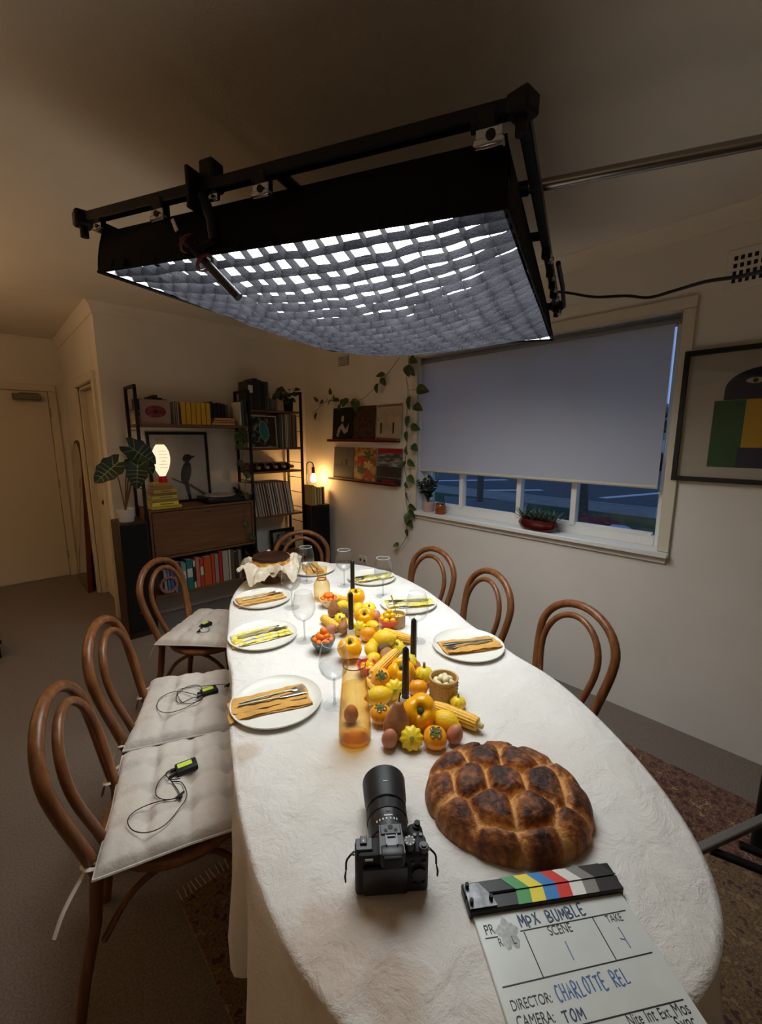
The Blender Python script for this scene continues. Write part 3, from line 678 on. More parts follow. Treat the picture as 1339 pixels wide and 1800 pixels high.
for k in ('L1', 'L2', 'L3'):
    x, y, th = CHAIRS[k]; cx_, cy_ = x + .225 * math.cos(th), y + .225 * math.sin(th)
    if cfirst is None: c = cfirst = make_cushion(); c.location = (cx_, cy_, .471); c.rotation_euler.z = th; c['label'] = cl[k]
    else: c = dup(cfirst, (cx_, cy_, .471), th, cl[k])
    c['group'] = 'tufted seat cushions'; CUSH[k] = (V((cx_, cy_, .471)), th, c)
for k, (loc, th, c) in CUSH.items():
    for s in (-1, 1):
        pts = [(-.21, s * .19, .022), (-.235, s * .175, .01), (-.255, s * .145, .0), (-.232, s * .135, .004), (-.22, s * .165, .012)]
        obj('tie', ribbon(pts), tie_m, c)
        tail = [(-.235, s * .15, .005), (-.262, s * .17, -.03), (-.275, s * .185, -.075)] if not (k == 'L1' and s == -1) else [(-.235, -.15, .005), (-.262, -.185, -.02), (-.285, -.215, -.05), (-.30, -.24, -.085)]
        obj('tie', ribbon(tail, .006), tie_m, c)

# wireless transmitters with lavalier microphones on the cushions
green_m = M('lime_sticker', (196, 220, 70), .5)
def cpt(px, py, z=.526): return at_z(px, py, z)
def transmitter(pxy, ang, wires, mic, label, big=1.0):
    p = cpt(*pxy); t = thing('mic_transmitter', label, 'wireless pack', p, ang, 'wireless microphone packs on the cushions')
    inv = (TR(*p) @ RZ(ang)).inverted()
    bm = NB(); box(bm, (0, 0, .008), (.062 * big, .044 * big, .018), .004, None, 2); k = obj('pack_body', bm, rubber_m, t)
    bm = NB(); box(bm, (-.004, .004, .0175), (.042 * big, .02 * big, .002), .0006); obj('lime_label', bm, green_m, t)
    bm = NB(); cyl(bm, (-.031 * big, .008, .009), (-.044 * big, .008, .009), .005); cyl(bm, (-.031 * big, -.01, .009), (-.052 * big, -.014, .006), .004); obj('plug', bm, rubber_m, t)
    for wpts in wires:
        pts = [inv @ cpt(x, y, .5365) for x, y in wpts]
        bm = NB(); tube(bm, smooth_pts(pts, 6), .0014, 5); obj('wire', bm, rubber_m, t)
    q = inv @ cpt(mic[0], mic[1], .537)
    bm = NB(); tube(bm, [q + V((-.012, -.004, 0)), q, q + V((.012, .006, .002))], [.003, .0045, .003], 8); box(bm, q + V((0, -.006, 0)), (.01, .012, .008), .002); obj('lapel_mic', bm, rubber_m, t)
def crop(s): return [(40 + x * .3722, 970 + y * .3722) for x, y in s]
transmitter((328, 1352), -.15, [crop([(735, 1040), (690, 1040), (640, 1090), (630, 1150), (680, 1170), (740, 1150), (710, 1095), (690, 1070)]), crop([(720, 1165), (620, 1185), (530, 1225), (495, 1270), (520, 1315), (590, 1325), (670, 1290), (740, 1210), (775, 1150), (750, 1090), (700, 1085)]), crop([(735, 1030), (700, 1030), (675, 1050), (700, 1075), (745, 1070)])], (40 + 742 * .3722, 970 + 1150 * .3722), 'lime-labelled mic pack with looped wire on the nearest cushion')
transmitter((368, 1218), -.1, [crop([(850, 680), (800, 690), (740, 715), (725, 680), (770, 640), (830, 630), (850, 660), (840, 700), (760, 715), (730, 660), (790, 640), (960, 625), (975, 632)]), crop([(850, 690), (760, 740), (680, 760), (635, 740), (650, 690), (720, 660), (800, 670), (850, 690)])], (40 + 965 * .3722, 970 + 630 * .3722), 'lime-labelled mic pack with coiled wire on the middle cushion')
transmitter((363, 1100), .3, [crop([(865, 350), (845, 355), (830, 375), (855, 380), (880, 370), (870, 345), (850, 345)])], (40 + 830 * .3722, 970 + 374 * .3722), 'small mic pack with its wire wound up on the far cushion', .85)
# ------------------------------------------------------------------ table setting helpers
def MESH(name, bm, mats, ang=40): return mesh_of(bm, name, mats, ang)
def inst(name, label, cat, loc, parts, rot=(0, 0, 0), sc=1.0, group=None):
    """parts: list of (part name, mesh[, [(sub name, mesh)]]); meshes are shared"""
    t = thing(name, label, cat, loc, 0, group); t.rotation_euler = rot; t.scale = (sc, sc, sc) if not isinstance(sc, tuple) else sc
    for p in parts:
        o = link(p[0], p[1], t)
        for q in (p[2] if len(p) > 2 else []): link(q[0], q[1], o)
    return t
def on(px, py, r=0.0): p = at_z(px, py, TZ + r); return p
white_m = M('stoneware_white', (226, 224, 214), .35, spec=.5, var=.02, vs=30)
glass_m = glass('clear_glass', (254, 254, 254), (240, 243, 244))
water_m = glass('water_surface', (252, 253, 254), (226, 232, 236), 1.33)

# plates
bm = NB(); lathe(bm, [(.0005, .004), (.105, .004), (.124, .009), (.133, .017), (.1355, .017), (.134, .012), (.115, .0), (.0005, 0)], 56)
plate_me = MESH('plate', bm, white_m)
PL = dict(LF=((487, 1237), -20.35, 'mustard'), LM=((463, 1120), -10, 'floral'), LB=((462, 1055), -8, 'mustard'), FA=((549, 1003), -112, 'mustard'), RB=((653, 1018), 163, 'floral'), RM=((717, 1063), 146, 'floral'), RF=((822, 1138), 151.2, 'mustard'))
where = dict(LF='nearest place on the cushioned-chair side', LM='middle place on the cushioned-chair side', LB='far place on the cushioned-chair side', FA='place at the far head of the table', RB='far place on the window side', RM='middle place on the window side', RF='nearest place on the window side')
mustard_m = M('mustard_linen', (204, 154, 76), .9, var=.12, vs=25, bump=.35, bs=110, sheen=.2)
m, n, l, b = new_mat('floral_cotton'); b.inputs['Roughness'].default_value = .9
tc = n.new('ShaderNodeTexCoord'); vo = n.new('ShaderNodeTexNoise'); vo.inputs['Scale'].default_value = 26; vo.inputs['Distortion'].default_value = 1.2; l.new(tc.outputs['Object'], vo.inputs['Vector'])
rp = n.new('ShaderNodeValToRGB'); rp.color_ramp.interpolation = 'CONSTANT'; el = rp.color_ramp.elements; el[0].color = rgb(190, 188, 180); el[1].position = .42; el[1].color = rgb(232, 228, 190)
for ps, c in ((.47, (228, 206, 74)), (.56, (236, 226, 130)), (.60, (210, 190, 60)), (.66, (170, 170, 160))): e = el.new(ps); e.color = rgb(*c)
l.new(vo.outputs[0], rp.inputs[0]); l.new(rp.outputs[0], b.inputs['Base Color']); floral_m = m
def napkin_mesh(seed, mat):
    bm = NB(); rn = random.Random(seed)
    for k, (lx, ly, off) in enumerate(((.236, .104, 0), (.228, .098, .004), (.218, .080, .008))):
        ph = rn.uniform(0, 6); z0 = .0035 + k * .0042
        def top(u, v, s):
            x = (u - .5) * lx + off * (k % 2) - .002 * math.sin(v * 9 + ph); y = (v - .5) * ly + .003 * math.sin(u * 7 + ph) + .012 * (k == 2)
            e = min(1, min(u, 1 - u, v, 1 - v) * 14) ** .5
            z = z0 + .0016 * math.sin(u * 13 + ph) * math.sin(v * 5 + k) + .001 * math.sin(u * 31 + ph)
            return V((x, y, max(.0003, z + s * .0023 * e)))
        gridsurf(bm, 26, 10, lambda u, v: top(u, v, 1)); gridsurf(bm, 26, 10, lambda u, v: top(u, v, -1))
    bmesh.ops.remove_doubles(bm, verts=bm.verts, dist=.0002)
    return MESH('napkin', bm, mat, 60)
fork_m = M('brushed_steel', (190, 188, 180), .28, 1.0); handle_m = M('champagne_handle', (206, 200, 168), .35, .7)
bm = NB(); tube(bm, [(-.10, 0, .002), (-.05, 0, .003), (.0, 0, .003), (.035, 0, .003)], [.0036, .0042, .003, .0022], 8, flat=.6); fh_me = MESH('handle', bm, handle_m)
bm = NB(); tube(bm, smooth_pts([(.033, 0, .003), (.05, 0, .0035), (.062, 0, .001), (.072, 0, .001)], 3), [.0022, .0023, .0025, .003, .0045, .007, .0095, .0108, .011, .011], 10, flat=.16)
for k in range(4):
    y = (k - 1.5) * .0058; tube(bm, [(.070, y, .001), (.085, y, .0015), (.098, y * .95, .004)], [.0022, .002, .001], 6, flat=.5)
ft_me = MESH('tines', bm, fork_m)
bm = NB(); tube(bm, [(.02, 0, .0025), (.05, .001, .0025), (.09, .002, .0025), (.105, -.003, .0025)], [.004, .0075, .0075, .001], 8, flat=.12); kb_me = MESH('blade', bm, fork_m)
bm = NB(); tube(bm, [(-.10, 0, .002), (-.05, 0, .003), (.02, 0, .003)], [.0034, .0044, .0036], 8, flat=.6); kh_me = MESH('handle', bm, handle_m)
for i, (k, (pxy, ang, kind)) in enumerate(PL.items()):
    c = on(*pxy); an = math.radians(ang); wh = where[k]
    o = link('dinner_plate', plate_me, None, c, (0, 0, i * .7)); tag(o, 'white stoneware dinner plate, ' + wh, 'plate', 'dinner plates')
    d = V((math.cos(an), math.sin(an), 0)); nn = V((-d.y, d.x, 0))
    q = c + V((0, 0, .0042)) - d * (.012 if k != 'LF' else .022)
    o = link('folded_napkin', napkin_mesh(i, mustard_m if kind == 'mustard' else floral_m), None, q, (0, 0, an))
    tag(o, ('mustard linen napkin folded on the plate, ' if kind == 'mustard' else 'yellow floral napkin folded on the plate, ') + wh, 'napkin', 'folded napkins')
    zc = q + V((0, 0, .0165))
    inst('fork', 'steel fork on the napkin, ' + wh, 'fork', zc + nn * .018 + d * .015, [('handle', fh_me, [('tines', ft_me)])], (0, 0, an + .07), group='forks on the napkins')
    inst('table_knife', 'slim steel knife on the napkin, ' + wh, 'knife', zc - nn * .004 + d * .01, [('handle', kh_me, [('blade', kb_me)])], (0, 0, an - .03), group='knives on the napkins')

# wine glasses
bm = NB(); lathe(bm, [(.003, .083), (.014, .086), (.028, .096), (.039, .110), (.0445, .126), (.0455, .140), (.043, .160), (.0385, .180), (.034, .200), (.0333, .2005), (.0375, .180), (.042, .160), (.0445, .140), (.0435, .127), (.038, .111), (.027, .0975), (.012, .0875), (.001, .086)], 48)
bowl_me = MESH('bowl', bm, glass_m, 80)
bm = NB(); tube(bm, [(.0338 * math.cos(k * PI / 24), .0338 * math.sin(k * PI / 24), .2003) for k in range(48)], .0007, 6, closed=True); rim_me = MESH('rim', bm, M('glass_rim', (225, 230, 232), .15, spec=.6))
bm = NB(); lathe(bm, [(.0005, .085), (.0042, .084), (.0032, .07), (.0028, .04), (.0033, .012), (.006, .005), (.0005, .003)], 16); stem_me = MESH('stem', bm, glass('stem_glass', (240, 242, 243), (150, 156, 160)))
bm = NB(); lathe(bm, [(.0005, .004), (.008, .0038), (.02, .0022), (.0355, .0014), (.0365, .0008), (.0355, .0002), (.0005, .0002)], 40); foot_me = MESH('foot', bm, glass_m, 80)
bm = NB(); lathe(bm, [(.0005, .133), (.0425, .133), (.0427, .127), (.0372, .112), (.026, .099), (.011, .0885), (.0005, .087)], 40); water_me = MESH('water', bm, water_m, 60)
GL = [((588, 1239), 'wine glass half full of water beside the tall amber carafe', True), ((535.5, 1126), 'empty wine glass between floral and mustard plates, beside the teal bowl', False), ((513, 1068), 'wine glass beside the far plate on the cushioned-chair side', False), ((539, 1023), 'wine glass just in front of the cake on the stand', True), ((605, 1029.5), 'wine glass at the far window-side corner, behind the first candle', True), ((673, 1048), 'wine glass in front of the far window-side plate', True), ((732, 1127), 'wine glass behind the second candle, before the middle window-side plate', False)]
for pxy, lab, full in GL:
    inst('wine_glass', lab, 'wine glass', on(*pxy), [('bowl', bowl_me, [('rim', rim_me)] + ([('water', water_me)] if full else [])), ('stem', stem_me), ('foot', foot_me)], (0, 0, rnd.uniform(0, 3)), group='stemmed wine glasses')

# amber carafes
amber_m = glass('amber_glass', (255, 250, 234), (240, 212, 156)); amber_liq = glass('amber_wine', (254, 247, 224), (248, 232, 190), 1.2, .05)
t = thing('amber_carafe', 'tall tapered amber glass carafe of pale wine, nearest the camera', 'carafe', on(624, 1301))
bm = NB(); lathe(bm, [(.0005, .002), (.036, .002), (.0425, .006), (.0435, .016), (.042, .06), (.038, .12), (.033, .17), (.0305, .205), (.0300, .2175), (.0288, .2175), (.0292, .205), (.0316, .17), (.0365, .12), (.0405, .06), (.042, .018), (.035, .013), (.0005, .013)], 48); obj('vessel', bm, amber_m, t, ang=80)
bm = NB(); tube(bm, [(.0294 * math.cos(k * PI / 24), .0294 * math.sin(k * PI / 24), .2175) for k in range(48)], .0012, 6, closed=True); obj('rim', bm, M('amber_rim', (120, 46, 30), .2), t)
bm = NB(); lathe(bm, [(.0005, .015), (.034, .015), (.0405, .02), (.0398, .06), (.0358, .12), (.0322, .158), (.0005, .158)], 40); obj('wine', bm, amber_liq, t, ang=60)
bm = NB(); lathe(bm, [(.0005, .003), (.035, .003), (.041, .007), (.0415, .012), (.034, .0125), (.0005, .0125)], 40); obj('thick_base', bm, glass('amber_base', (253, 240, 205), (240, 208, 150)), t, ang=60)
t = thing('amber_bottle', 'small amber glass bottle with flared mouth near the cake', 'carafe', on(566, 1054))
bm = NB(); lathe(bm, [(.0005, .002), (.034, .002), (.040, .008), (.041, .03), (.040, .08), (.034, .096), (.024, .102), (.022, .106), (.022, .112), (.024, .130), (.027, .168), (.0258, .168), (.0226, .13), (.0205, .112), (.0205, .105), (.031, .095), (.038, .08), (.039, .03), (.036, .008), (.0005, .006)], 40); obj('vessel', bm, amber_m, t, ang=80)
bm = NB(); tube(bm, [(.0228 * math.cos(k * PI / 16), .0228 * math.sin(k * PI / 16), .107) for k in range(32)], .003, 6, closed=True); obj('neck_ring', bm, M('amber_ring', (150, 80, 30), .3), t)

# taper candles
candle_m = M('black_wax', (22, 21, 20), .38, spec=.5); holder_m = M('white_ceramic', (222, 218, 206), .4)
for pxy, top, hh, lab in (((620, 1062), .221, .03, 'black taper candle farthest from the camera, behind a yellow pepper'), ((617, 1120), .19, .036, 'black taper candle behind the centre yellow pepper, in a white holder'), ((726, 1178), .19, .03, 'black taper candle standing nearest the window side plate'), ((712, 1243), .193, .034, 'black taper candle nearest the camera, beside the big pepper')):
    t = thing('taper_candle', lab, 'candle', on(*pxy), 0, 'black taper candles')
    bm = NB(); lathe(bm, [(.0005, 0), (.02, 0), (.021, .004), (.0165, .010), (.0155, hh), (.0118, hh), (.0115, hh - .015), (.0005, hh - .016)], 24); obj('holder', bm, holder_m, t)
    bm = NB(); lathe(bm, [(.0005, hh - .014), (.0105, hh - .014), (.0108, hh + .02), (.0098, top - .010), (.008, top - .005), (.003, top), (.0005, top)], 20); w_ = obj('candle_stick', bm, candle_m, t)
    bm = NB(); tube(bm, [(0, 0, top - .002), (.0008, 0, top + .005)], .0009, 5); obj('wick', bm, M('wick', (40, 38, 34), .9), w_)

# ------------------------------------------------------------------ produce meshes
def P_pepper(mat, seed):
    bm = NB(); rn = random.Random(seed); nl = rn.choice((4, 4, 3))
    def fn(t_, a):
        lobe = abs(math.cos(nl * a / 2)) ** .7
        return .87 + .15 * lobe * math.sin(t_) ** .5
    ball(bm, (0, 0, 0), (.047, .045, .044), 40, 22, fn)
    for v in bm.verts:
        r = math.hypot(v.co.x, v.co.y); v.co.z -= (.020 * math.exp(-(r / .014) ** 2) if v.co.z > 0 else -.010 * math.exp(-(r / .013) ** 2))
        v.co.x *= 1 - .10 * (v.co.z < 0) * (-v.co.z / .044); v.co.y *= 1 - .10 * (v.co.z < 0) * (-v.co.z / .044)
    return MESH('flesh', bm, mat, 180)
pep_m = M('pepper_skin', (248, 172, 8), .22, var=.08, vs=14, spec=.5)
pepper_me = [P_pepper(pep_m, 1), P_pepper(pep_m, 2), P_pepper(pep_m, 5)]
stalk_m = M('green_stalk', (72, 96, 34), .6, var=.2, vs=60)
bm = NB(); lathe(bm, [(.0005, .021), (.009, .023), (.0105, .0255), (.006, .029), (.0045, .036), (.0055, .042), (.0005, .043)], 14, fn=lambda a, r, z: 1 + (.25 * math.cos(5 * a) if r > .008 else 0)); pstalk_me = MESH('stalk', bm, stalk_m)
pers_m = M('persimmon_skin', (236, 154, 24), .28, var=.12, vs=16, spec=.5)
bm = NB(); ball(bm, (0, 0, 0), (.033, .033, .027), 32, 18, lambda t_, a: 1 + .025 * math.cos(4 * a) * math.sin(t_) ** 2)
for v in bm.verts: v.co.z -= .004 * math.exp(-(math.hypot(v.co.x, v.co.y) / .009) ** 2) * (1 if v.co.z > 0 else -1)
pers_me = MESH('flesh', bm, pers_m, 180)
caly_m = M('dry_calyx', (96, 96, 44), .8, var=.35, vs=90); bm = NB()
for k in range(4):
    a = k * PI / 2; mt = RZ(a)
    gridsurf(bm, 6, 6, lambda u, v: mt @ V((.003 + u * .016, (v - .5) * .017 * math.sin(PI * min(.97, .12 + u * .8)) ** .6, .0262 - u * u * .004 + .006 * u * abs(v - .5) + .0015 * math.sin(u * 9 + v * 5 + k))))
lathe(bm, [(.0005, .028), (.004, .028), (.004, .026)], 8); calyx_me = MESH('calyx', bm, caly_m, 60)
patty_m = M('pattypan_skin', (238, 206, 40), .35, var=.10, vs=20, spec=.45)
bm = NB(); ball(bm, (0, 0, 0), (.032, .032, .019), 60, 18, lambda t_, a: 1 + .075 * math.cos(10 * a) * max(0, math.sin(t_)) ** 3); patty_me = MESH('flesh', bm, patty_m, 180)
bm = NB(); lathe(bm, [(.0005, .016), (.007, .0175), (.005, .021), (.004, .028), (.0045, .030), (.0005, .030)], 12); pastalk_me = MESH('stalk', bm, M('pale_stalk', (150, 150, 70), .6))
lemon_m = M('lemon_peel', (238, 196, 36), .42, var=.08, vs=14, bump=.25, bs=260, spec=.4)
bm = NB(); lathe(bm, [(.0005, -.045), (.004, -.0445), (.0065, -.041), (.011, -.036), (.020, -.028), (.027, -.015), (.0295, 0), (.027, .015), (.020, .028), (.011, .036), (.007, .040), (.0055, .043), (.0005, .0445)], 28, Matrix.Rotation(PI / 2, 4, 'Y')); lemon_me = MESH('lemon', bm, lemon_m, 180)
bm = NB(); cyl(bm, (.0435, 0, 0), (.0465, 0, 0), .0035, n=8); lemtip_me = MESH('stem_end', bm, M('lemon_tip', (120, 110, 50), .8))
pear_m = M('brown_pear_skin', (158, 106, 62), .6, var=.22, vs=40, bump=.1, bs=200)
bm = NB(); lathe(bm, [(.0005, .003), (.012, .0), (.026, .006), (.034, .020), (.035, .034), (.031, .052), (.022, .070), (.015, .084), (.012, .094), (.007, .099), (.0005, .098)], 28); pear_me = MESH('flesh', bm, pear_m, 180)
bm = NB(); tube(bm, [(0, 0, .096), (.002, .001, .108), (.005, .001, .120)], [.0022, .0018, .0024], 7); pearst_me = MESH('stalk', bm, M('woody_stalk', (60, 40, 26), .8))
egg_m = M('brown_eggshell', (186, 122, 92), .5, var=.06, vs=30)
bm = NB(); lathe(bm, [(.0005, -.025)] + [(.0205 * math.cos(a) * (1 - .12 * math.sin(a)), .0265 * math.sin(a) + .0015) for a in [(-80 + 10 * k) * PI / 180 for k in range(17)]] + [(.0005, .0285)], 24); egg_me = MESH('egg', bm, egg_m, 180)
corn_m = M('corn_kernel', (236, 184, 62), .35, var=.12, vs=60, spec=.5); NK, RW = 30, 16
bm = NB()
def cornf(u, v):
    a = u * 2 * PI; k = v * NK; x = -.072 + .144 * v
    rr = .0215 * (1 - .45 * max(0, v - .7) ** 1.4 * 3 if v > .7 else 1) * (1 - .10 * max(0, .12 - v) / .12)
    bumpy = (abs(math.sin(a * RW / 2)) ** .45) * (abs(math.sin(PI * (k + .2 * math.sin(a * 3)))) ** .45)
    return V((x, (rr - .0022 + .003 * bumpy) * math.cos(a), (rr - .0022 + .003 * bumpy) * math.sin(a)))
vs_ = gridsurf(bm, RW * 5, NK * 4, cornf, True); bm.faces.new([r[0] for r in vs_]); bm.faces.new([r[-1] for r in vs_]); corn_me = MESH('kernels', bm, corn_m, 180)
bm = NB(); tube(bm, [(-.071, 0, 0), (-.078, 0, 0), (-.088, .001, 0)], [.013, .009, .007], 10); cob_me = MESH('cob_end', bm, M('cob', (206, 180, 120), .8))
kum_m = M('kumquat_skin', (236, 118, 14), .35, var=.1, vs=60, bump=.12, bs=400)
bm = NB(); ball(bm, (0, 0, 0), (.0165, .0125, .0125), 16, 10); kum_me = MESH('kumquat', bm, kum_m, 180)
tom_m = M('yellow_tomato_skin', (232, 178, 24), .18, var=.1, vs=60, spec=.6)
bm = NB(); ball(bm, (0, 0, 0), (.0135, .0135, .0128), 18, 10); tom_me = MESH('tomato', bm, tom_m, 180)
kiwi_m = M('fuzzy_brown_skin', (104, 80, 48), .9, var=.3, vs=90, bump=.3, bs=500)
def put(kind, px, py, lab, sc=1.0, rot=(0, 0, 0), lift=None, grp=None):
    """px,py = centre of the piece in the photo; lift = height of its centre above the cloth"""
    K_ = dict(
        pepper=('yellow_pepper', 'pepper', .040, lambda: [('flesh', pepper_me[rnd.randrange(3)], [('stalk', pstalk_me)])]),
        persimmon=('persimmon', 'persimmon', .0262, lambda: [('flesh', pers_me, [('calyx', calyx_me)])]),
        patty=('pattypan_squash', 'squash', .018, lambda: [('flesh', patty_me, [('stalk', pastalk_me)])]),
        lemon=('lemon', 'lemon', .0290, lambda: [('peel', lemon_me, [('stem_end', lemtip_me)])]),
        pear=('brown_pear', 'pear', 0.0, lambda: [('flesh', pear_me, [('stalk', pearst_me)])]),
        corn=('corn_cob', 'corn', .0200, lambda: [('kernels', corn_me), ('cob_end', cob_me)]))
    nm, cat, hz, mk = K_[kind]
    z = hz * sc if lift is None else lift
    return inst(nm, lab, cat, on(px, py, z), mk(), rot, sc, grp or 'produce laid down the middle of the table')
R_ = math.radians
CAMZ = YAW   # direction used to turn pieces towards the room's camera end
def face(tilt, spin=0.0):
    """tip a piece so its top leans by tilt towards the near end of the table"""
    q = Matrix.Rotation(PI - YAW + PI / 2 * 0, 4, 'Z')
    d = V((-math.sin(YAW), -math.cos(YAW), 0)); ax = V((0, 0, 1)).cross(d)
    return (Matrix.Rotation(tilt, 4, ax) @ RZ(spin)).to_euler()
C3 = lambda x, y: (540 + x * .239, 1090 + y * .239)
C2 = lambda x, y: (560 + x * .1792, 950 + y * .1792)
# -- front of the heap
put('pepper', *C3(825, 672), 'large yellow pepper at the front of the heap, stalk facing the camera', 1.05, face(R_(50), .3), .049)
put('pepper', *C3(690, 385), 'yellow pepper behind the nearest candle', 1.0, face(R_(28), 1.0), .046)
put('pepper', *C3(315, 205), 'yellow pepper with green stalk between the teal bowl and lemons', 1.0, face(R_(18), .5), .045)
put('pepper', *C2(365, 555), 'yellow pepper farthest from the camera, by the far candle', 1.0, face(R_(10), .2), .044)
put('pepper', *C2(450, 750), 'yellow pepper in the middle of the far end of the heap', .95, face(R_(35), 2.0), .046)
put('persimmon', *C3(940, 865), 'orange persimmon with dry calyx at the front, beside a brown egg', .95, face(R_(22)))
put('persimmon', *C3(540, 690), 'orange persimmon with calyx between the carafe and the pear', .92, face(R_(10), .5), .028)
put('persimmon', *C3(545, 430), 'persimmon tipped on its side below the upright corn cob', 1.0, face(R_(40), 1.0), .034)
put('persimmon', *C3(815, 500), 'plain orange persimmon beside the woven pot', .92, face(R_(-50)), .028)
put('persimmon', *C2(480, 920), 'orange persimmon at the middle of the heap near the red bowl', 1.0, face(R_(-60)), .03)
put('persimmon', *C2(245, 805), 'small persimmon beside the far corn cob', .7, face(R_(30)), .024)
put('patty', *C3(765, 868), 'scalloped yellow pattypan squash at the very front of the heap', .92, face(R_(52)), .028)
put('patty', *C3(645, 512), 'scalloped pattypan squash left of the nearest candle', .95, face(R_(62)), .032)
put('patty', *C3(858, 405), 'ridged yellow squash behind the woven pot', .98, (0, 0, .4), .030).scale = (.95, .95, 1.5)
put('patty', *C3(745, 300), 'pattypan squash behind the pepper at the nearest candle', .85, face(R_(35)), .055)
put('patty', *C2(210, 765), 'green-yellow pattypan squash beside the far corn cob', .8, face(R_(40)), .024)
put('patty', *C2(398, 865), 'greenish pattypan squash standing on edge right of the white candle holder', .95, face(R_(75), .4), .03)
put('patty', *C2(770, 1040), 'small pattypan squash in front of the corn by the red bowl', .85, face(R_(30)), .02)
put('patty', *C2(495, 665), 'pale yellow pattypan squash behind the far-middle pepper', .95, face(R_(30)), .03)
put('patty', *C3(1108, 608), 'small smooth yellow squash behind the front corn cob', .62, (0, 0, .2), .016).scale = (.7, .7, 1.0)
put('lemon', *C3(1015, 745), 'lemon between the big front pepper and the corn cob', 1.0, (0, 0, R_(-75)))
put('lemon', *C3(525, 558), 'lemon beside the amber carafe rim', 1.0, (0, 0, R_(-25)), .032)
put('lemon', *C3(485, 290), 'lemon below the knobbly lemon, left of the upright corn', .82, (0, 0, R_(10)), .026)
put('lemon', *C3(468, 217), 'knobbly lemon right of the pepper by the teal bowl', .82, (0, R_(-20), R_(60)), .034)
put('lemon', *C3(562, 140), 'large lemon lying on top of the middle of the heap', 1.2, (0, R_(-15), R_(-60)), .045)
put('lemon', *C3(512, 182), 'lemon half hidden under the large lemon', .95, (0, 0, R_(-40)), .025)
put('lemon', *C2(525, 850), 'lemon leaning on the persimmon near the red bowl', .95, (0, R_(-25), R_(-95)), .036)
put('lemon', *C2(390, 668), 'lemon behind the second candle', .9, (0, 0, R_(30)), .03)
put('lemon', *C2(232, 640), 'lemon behind the brown pear at the far end', .85, (0, 0, R_(-20)), .026)
put('lemon', *C2(268, 838), 'lemon at the foot of the second candle', .8, (0, 0, R_(70)), .024)
put('lemon', *C2(715, 985), 'lemon next to the corn cob in the middle', .85, (0, 0, R_(40)), .026)
put('pear', *C3(650, 868), 'brown pear standing upright at the front of the heap', 1.05, (0, R_(6), 0), .0)
put('pear', *C2(150, 745), 'brown pear leaning beside the cream kumquat bowl', .8, (0, R_(4), 1.0), .0)
put('pear', *C2(225, 900), 'dark brown pear behind the teal kumquat bowl', .62, (R_(60), 0, 2.2), .024)
put('pear', *C2(690, 1105), 'brown pear lying behind the upright corn cob', .75, (R_(80), 0, R_(-60)), .026)
def lay(kind, a, b, lab, sc=1.0, lift=.022, z2=None):
    p, q = on(*a, lift), on(*b, lift if z2 is None else z2); d = q - p; o = put(kind, a[0], a[1], lab, sc, (0, 0, 0), lift)
    o.location = (p + q) / 2; o.rotation_euler = (0, -math.asin(max(-1, min(1, d.z / d.length))), math.atan2(d.y, d.x)); return o
lay('corn', C3(945, 640), C3(1235, 760), 'yellow corn cob at the front, pointing at the bread', .95).rotation_euler.z += PI
lay('corn', C3(500, 385), C3(640, 250), 'yellow corn cob lying diagonally on top of the heap', .9, .035, .06)
lay('corn', C2(660, 905), C2(880, 965), 'corn cob behind the second-nearest candle', .85)
lay('corn', C2(20, 745), C2(215, 880), 'striped corn cob beside the teal kumquat bowl', .85)
lay('corn', C2(165, 560), C2(290, 590), 'corn cob at the far end behind the cream bowl', .75)
lay('corn', C3(455, 455), C3(490, 500), 'short corn cob end beside the lemon at the carafe', .5, .016)
for (px, py), rot, lab in ((C3(605, 872), (.25, 0, 0), 'brown egg at the front beside the upright pear'), (C3(1085, 842), (.2, .2, 0), 'brown egg touching the front persimmon and the bread'), (C3(322, 690), (.1, -.1, 0), 'brown egg standing behind the tall carafe'), (C3(170, 70), (.9, 0, 1), 'pinkish egg behind the teal kumquat bowl'), (C2(560, 745), (.7, 0, 2), 'brown egg wedged behind the red tomato bowl'), (C2(945, 1260), (.7, 0, 2), 'brown egg wedged beside the ridged squash')):
    o = link('brown_egg', egg_me, None, on(px, py, .0262), rot); tag(o, lab, 'egg', 'brown eggs among the produce')
bm = NB(); ball(bm, (0, 0, 0), (.03, .024, .024), 24, 14); kiwi_me = MESH('kiwifruit', bm, kiwi_m, 180)
for (px, py), lab in ((C2(640, 1060), 'fuzzy brown kiwifruit under the large lemon'), (C2(250, 710), 'fuzzy brown kiwifruit behind the far corn cob')):
    o = link('kiwifruit', kiwi_me, None, on(px, py, .0245), (0, 0, .7)); tag(o, lab, 'kiwifruit')

# ------------------------------------------------------------------ bowls and their contents
def bowl(name, label, px, py, r, h, mat, foot=.45):
    c = on(px, py); t = thing(name, label, 'bowl', c)
    bm = NB(); lathe(bm, [(.0005, .004), (r * foot, .003), (r * foot, 0), (r * foot + .003, 0), (r * .62, h * .25), (r * .85, h * .6), (r, h), (r - .003, h), (r * .82, h * .62), (r * .58, h * .3), (r * .3, .009), (.0005, .008)], 40)
    obj('bowl_wall', bm, mat, t); return c
def heap(nm, me, cat, label, grp, c, pos, zs):
    rn = random.Random(hash(nm) % 99 if False else 11)
    for x, y, z in pos:
        o = link(nm, me, None, c + V((x, y, z)), (rn.uniform(-.5, .5), rn.uniform(-.5, .5), rn.uniform(0, 6))); tag(o, label, cat, grp)
teal_m = M('teal_glaze', (58, 104, 104), .3, var=.15, vs=20); cream_m = M('cream_glaze', (226, 206, 160), .35); red_m2 = M('coral_red_glaze', (222, 82, 44), .3); pink_m = M('pink_glaze', (206, 70, 96), .3)
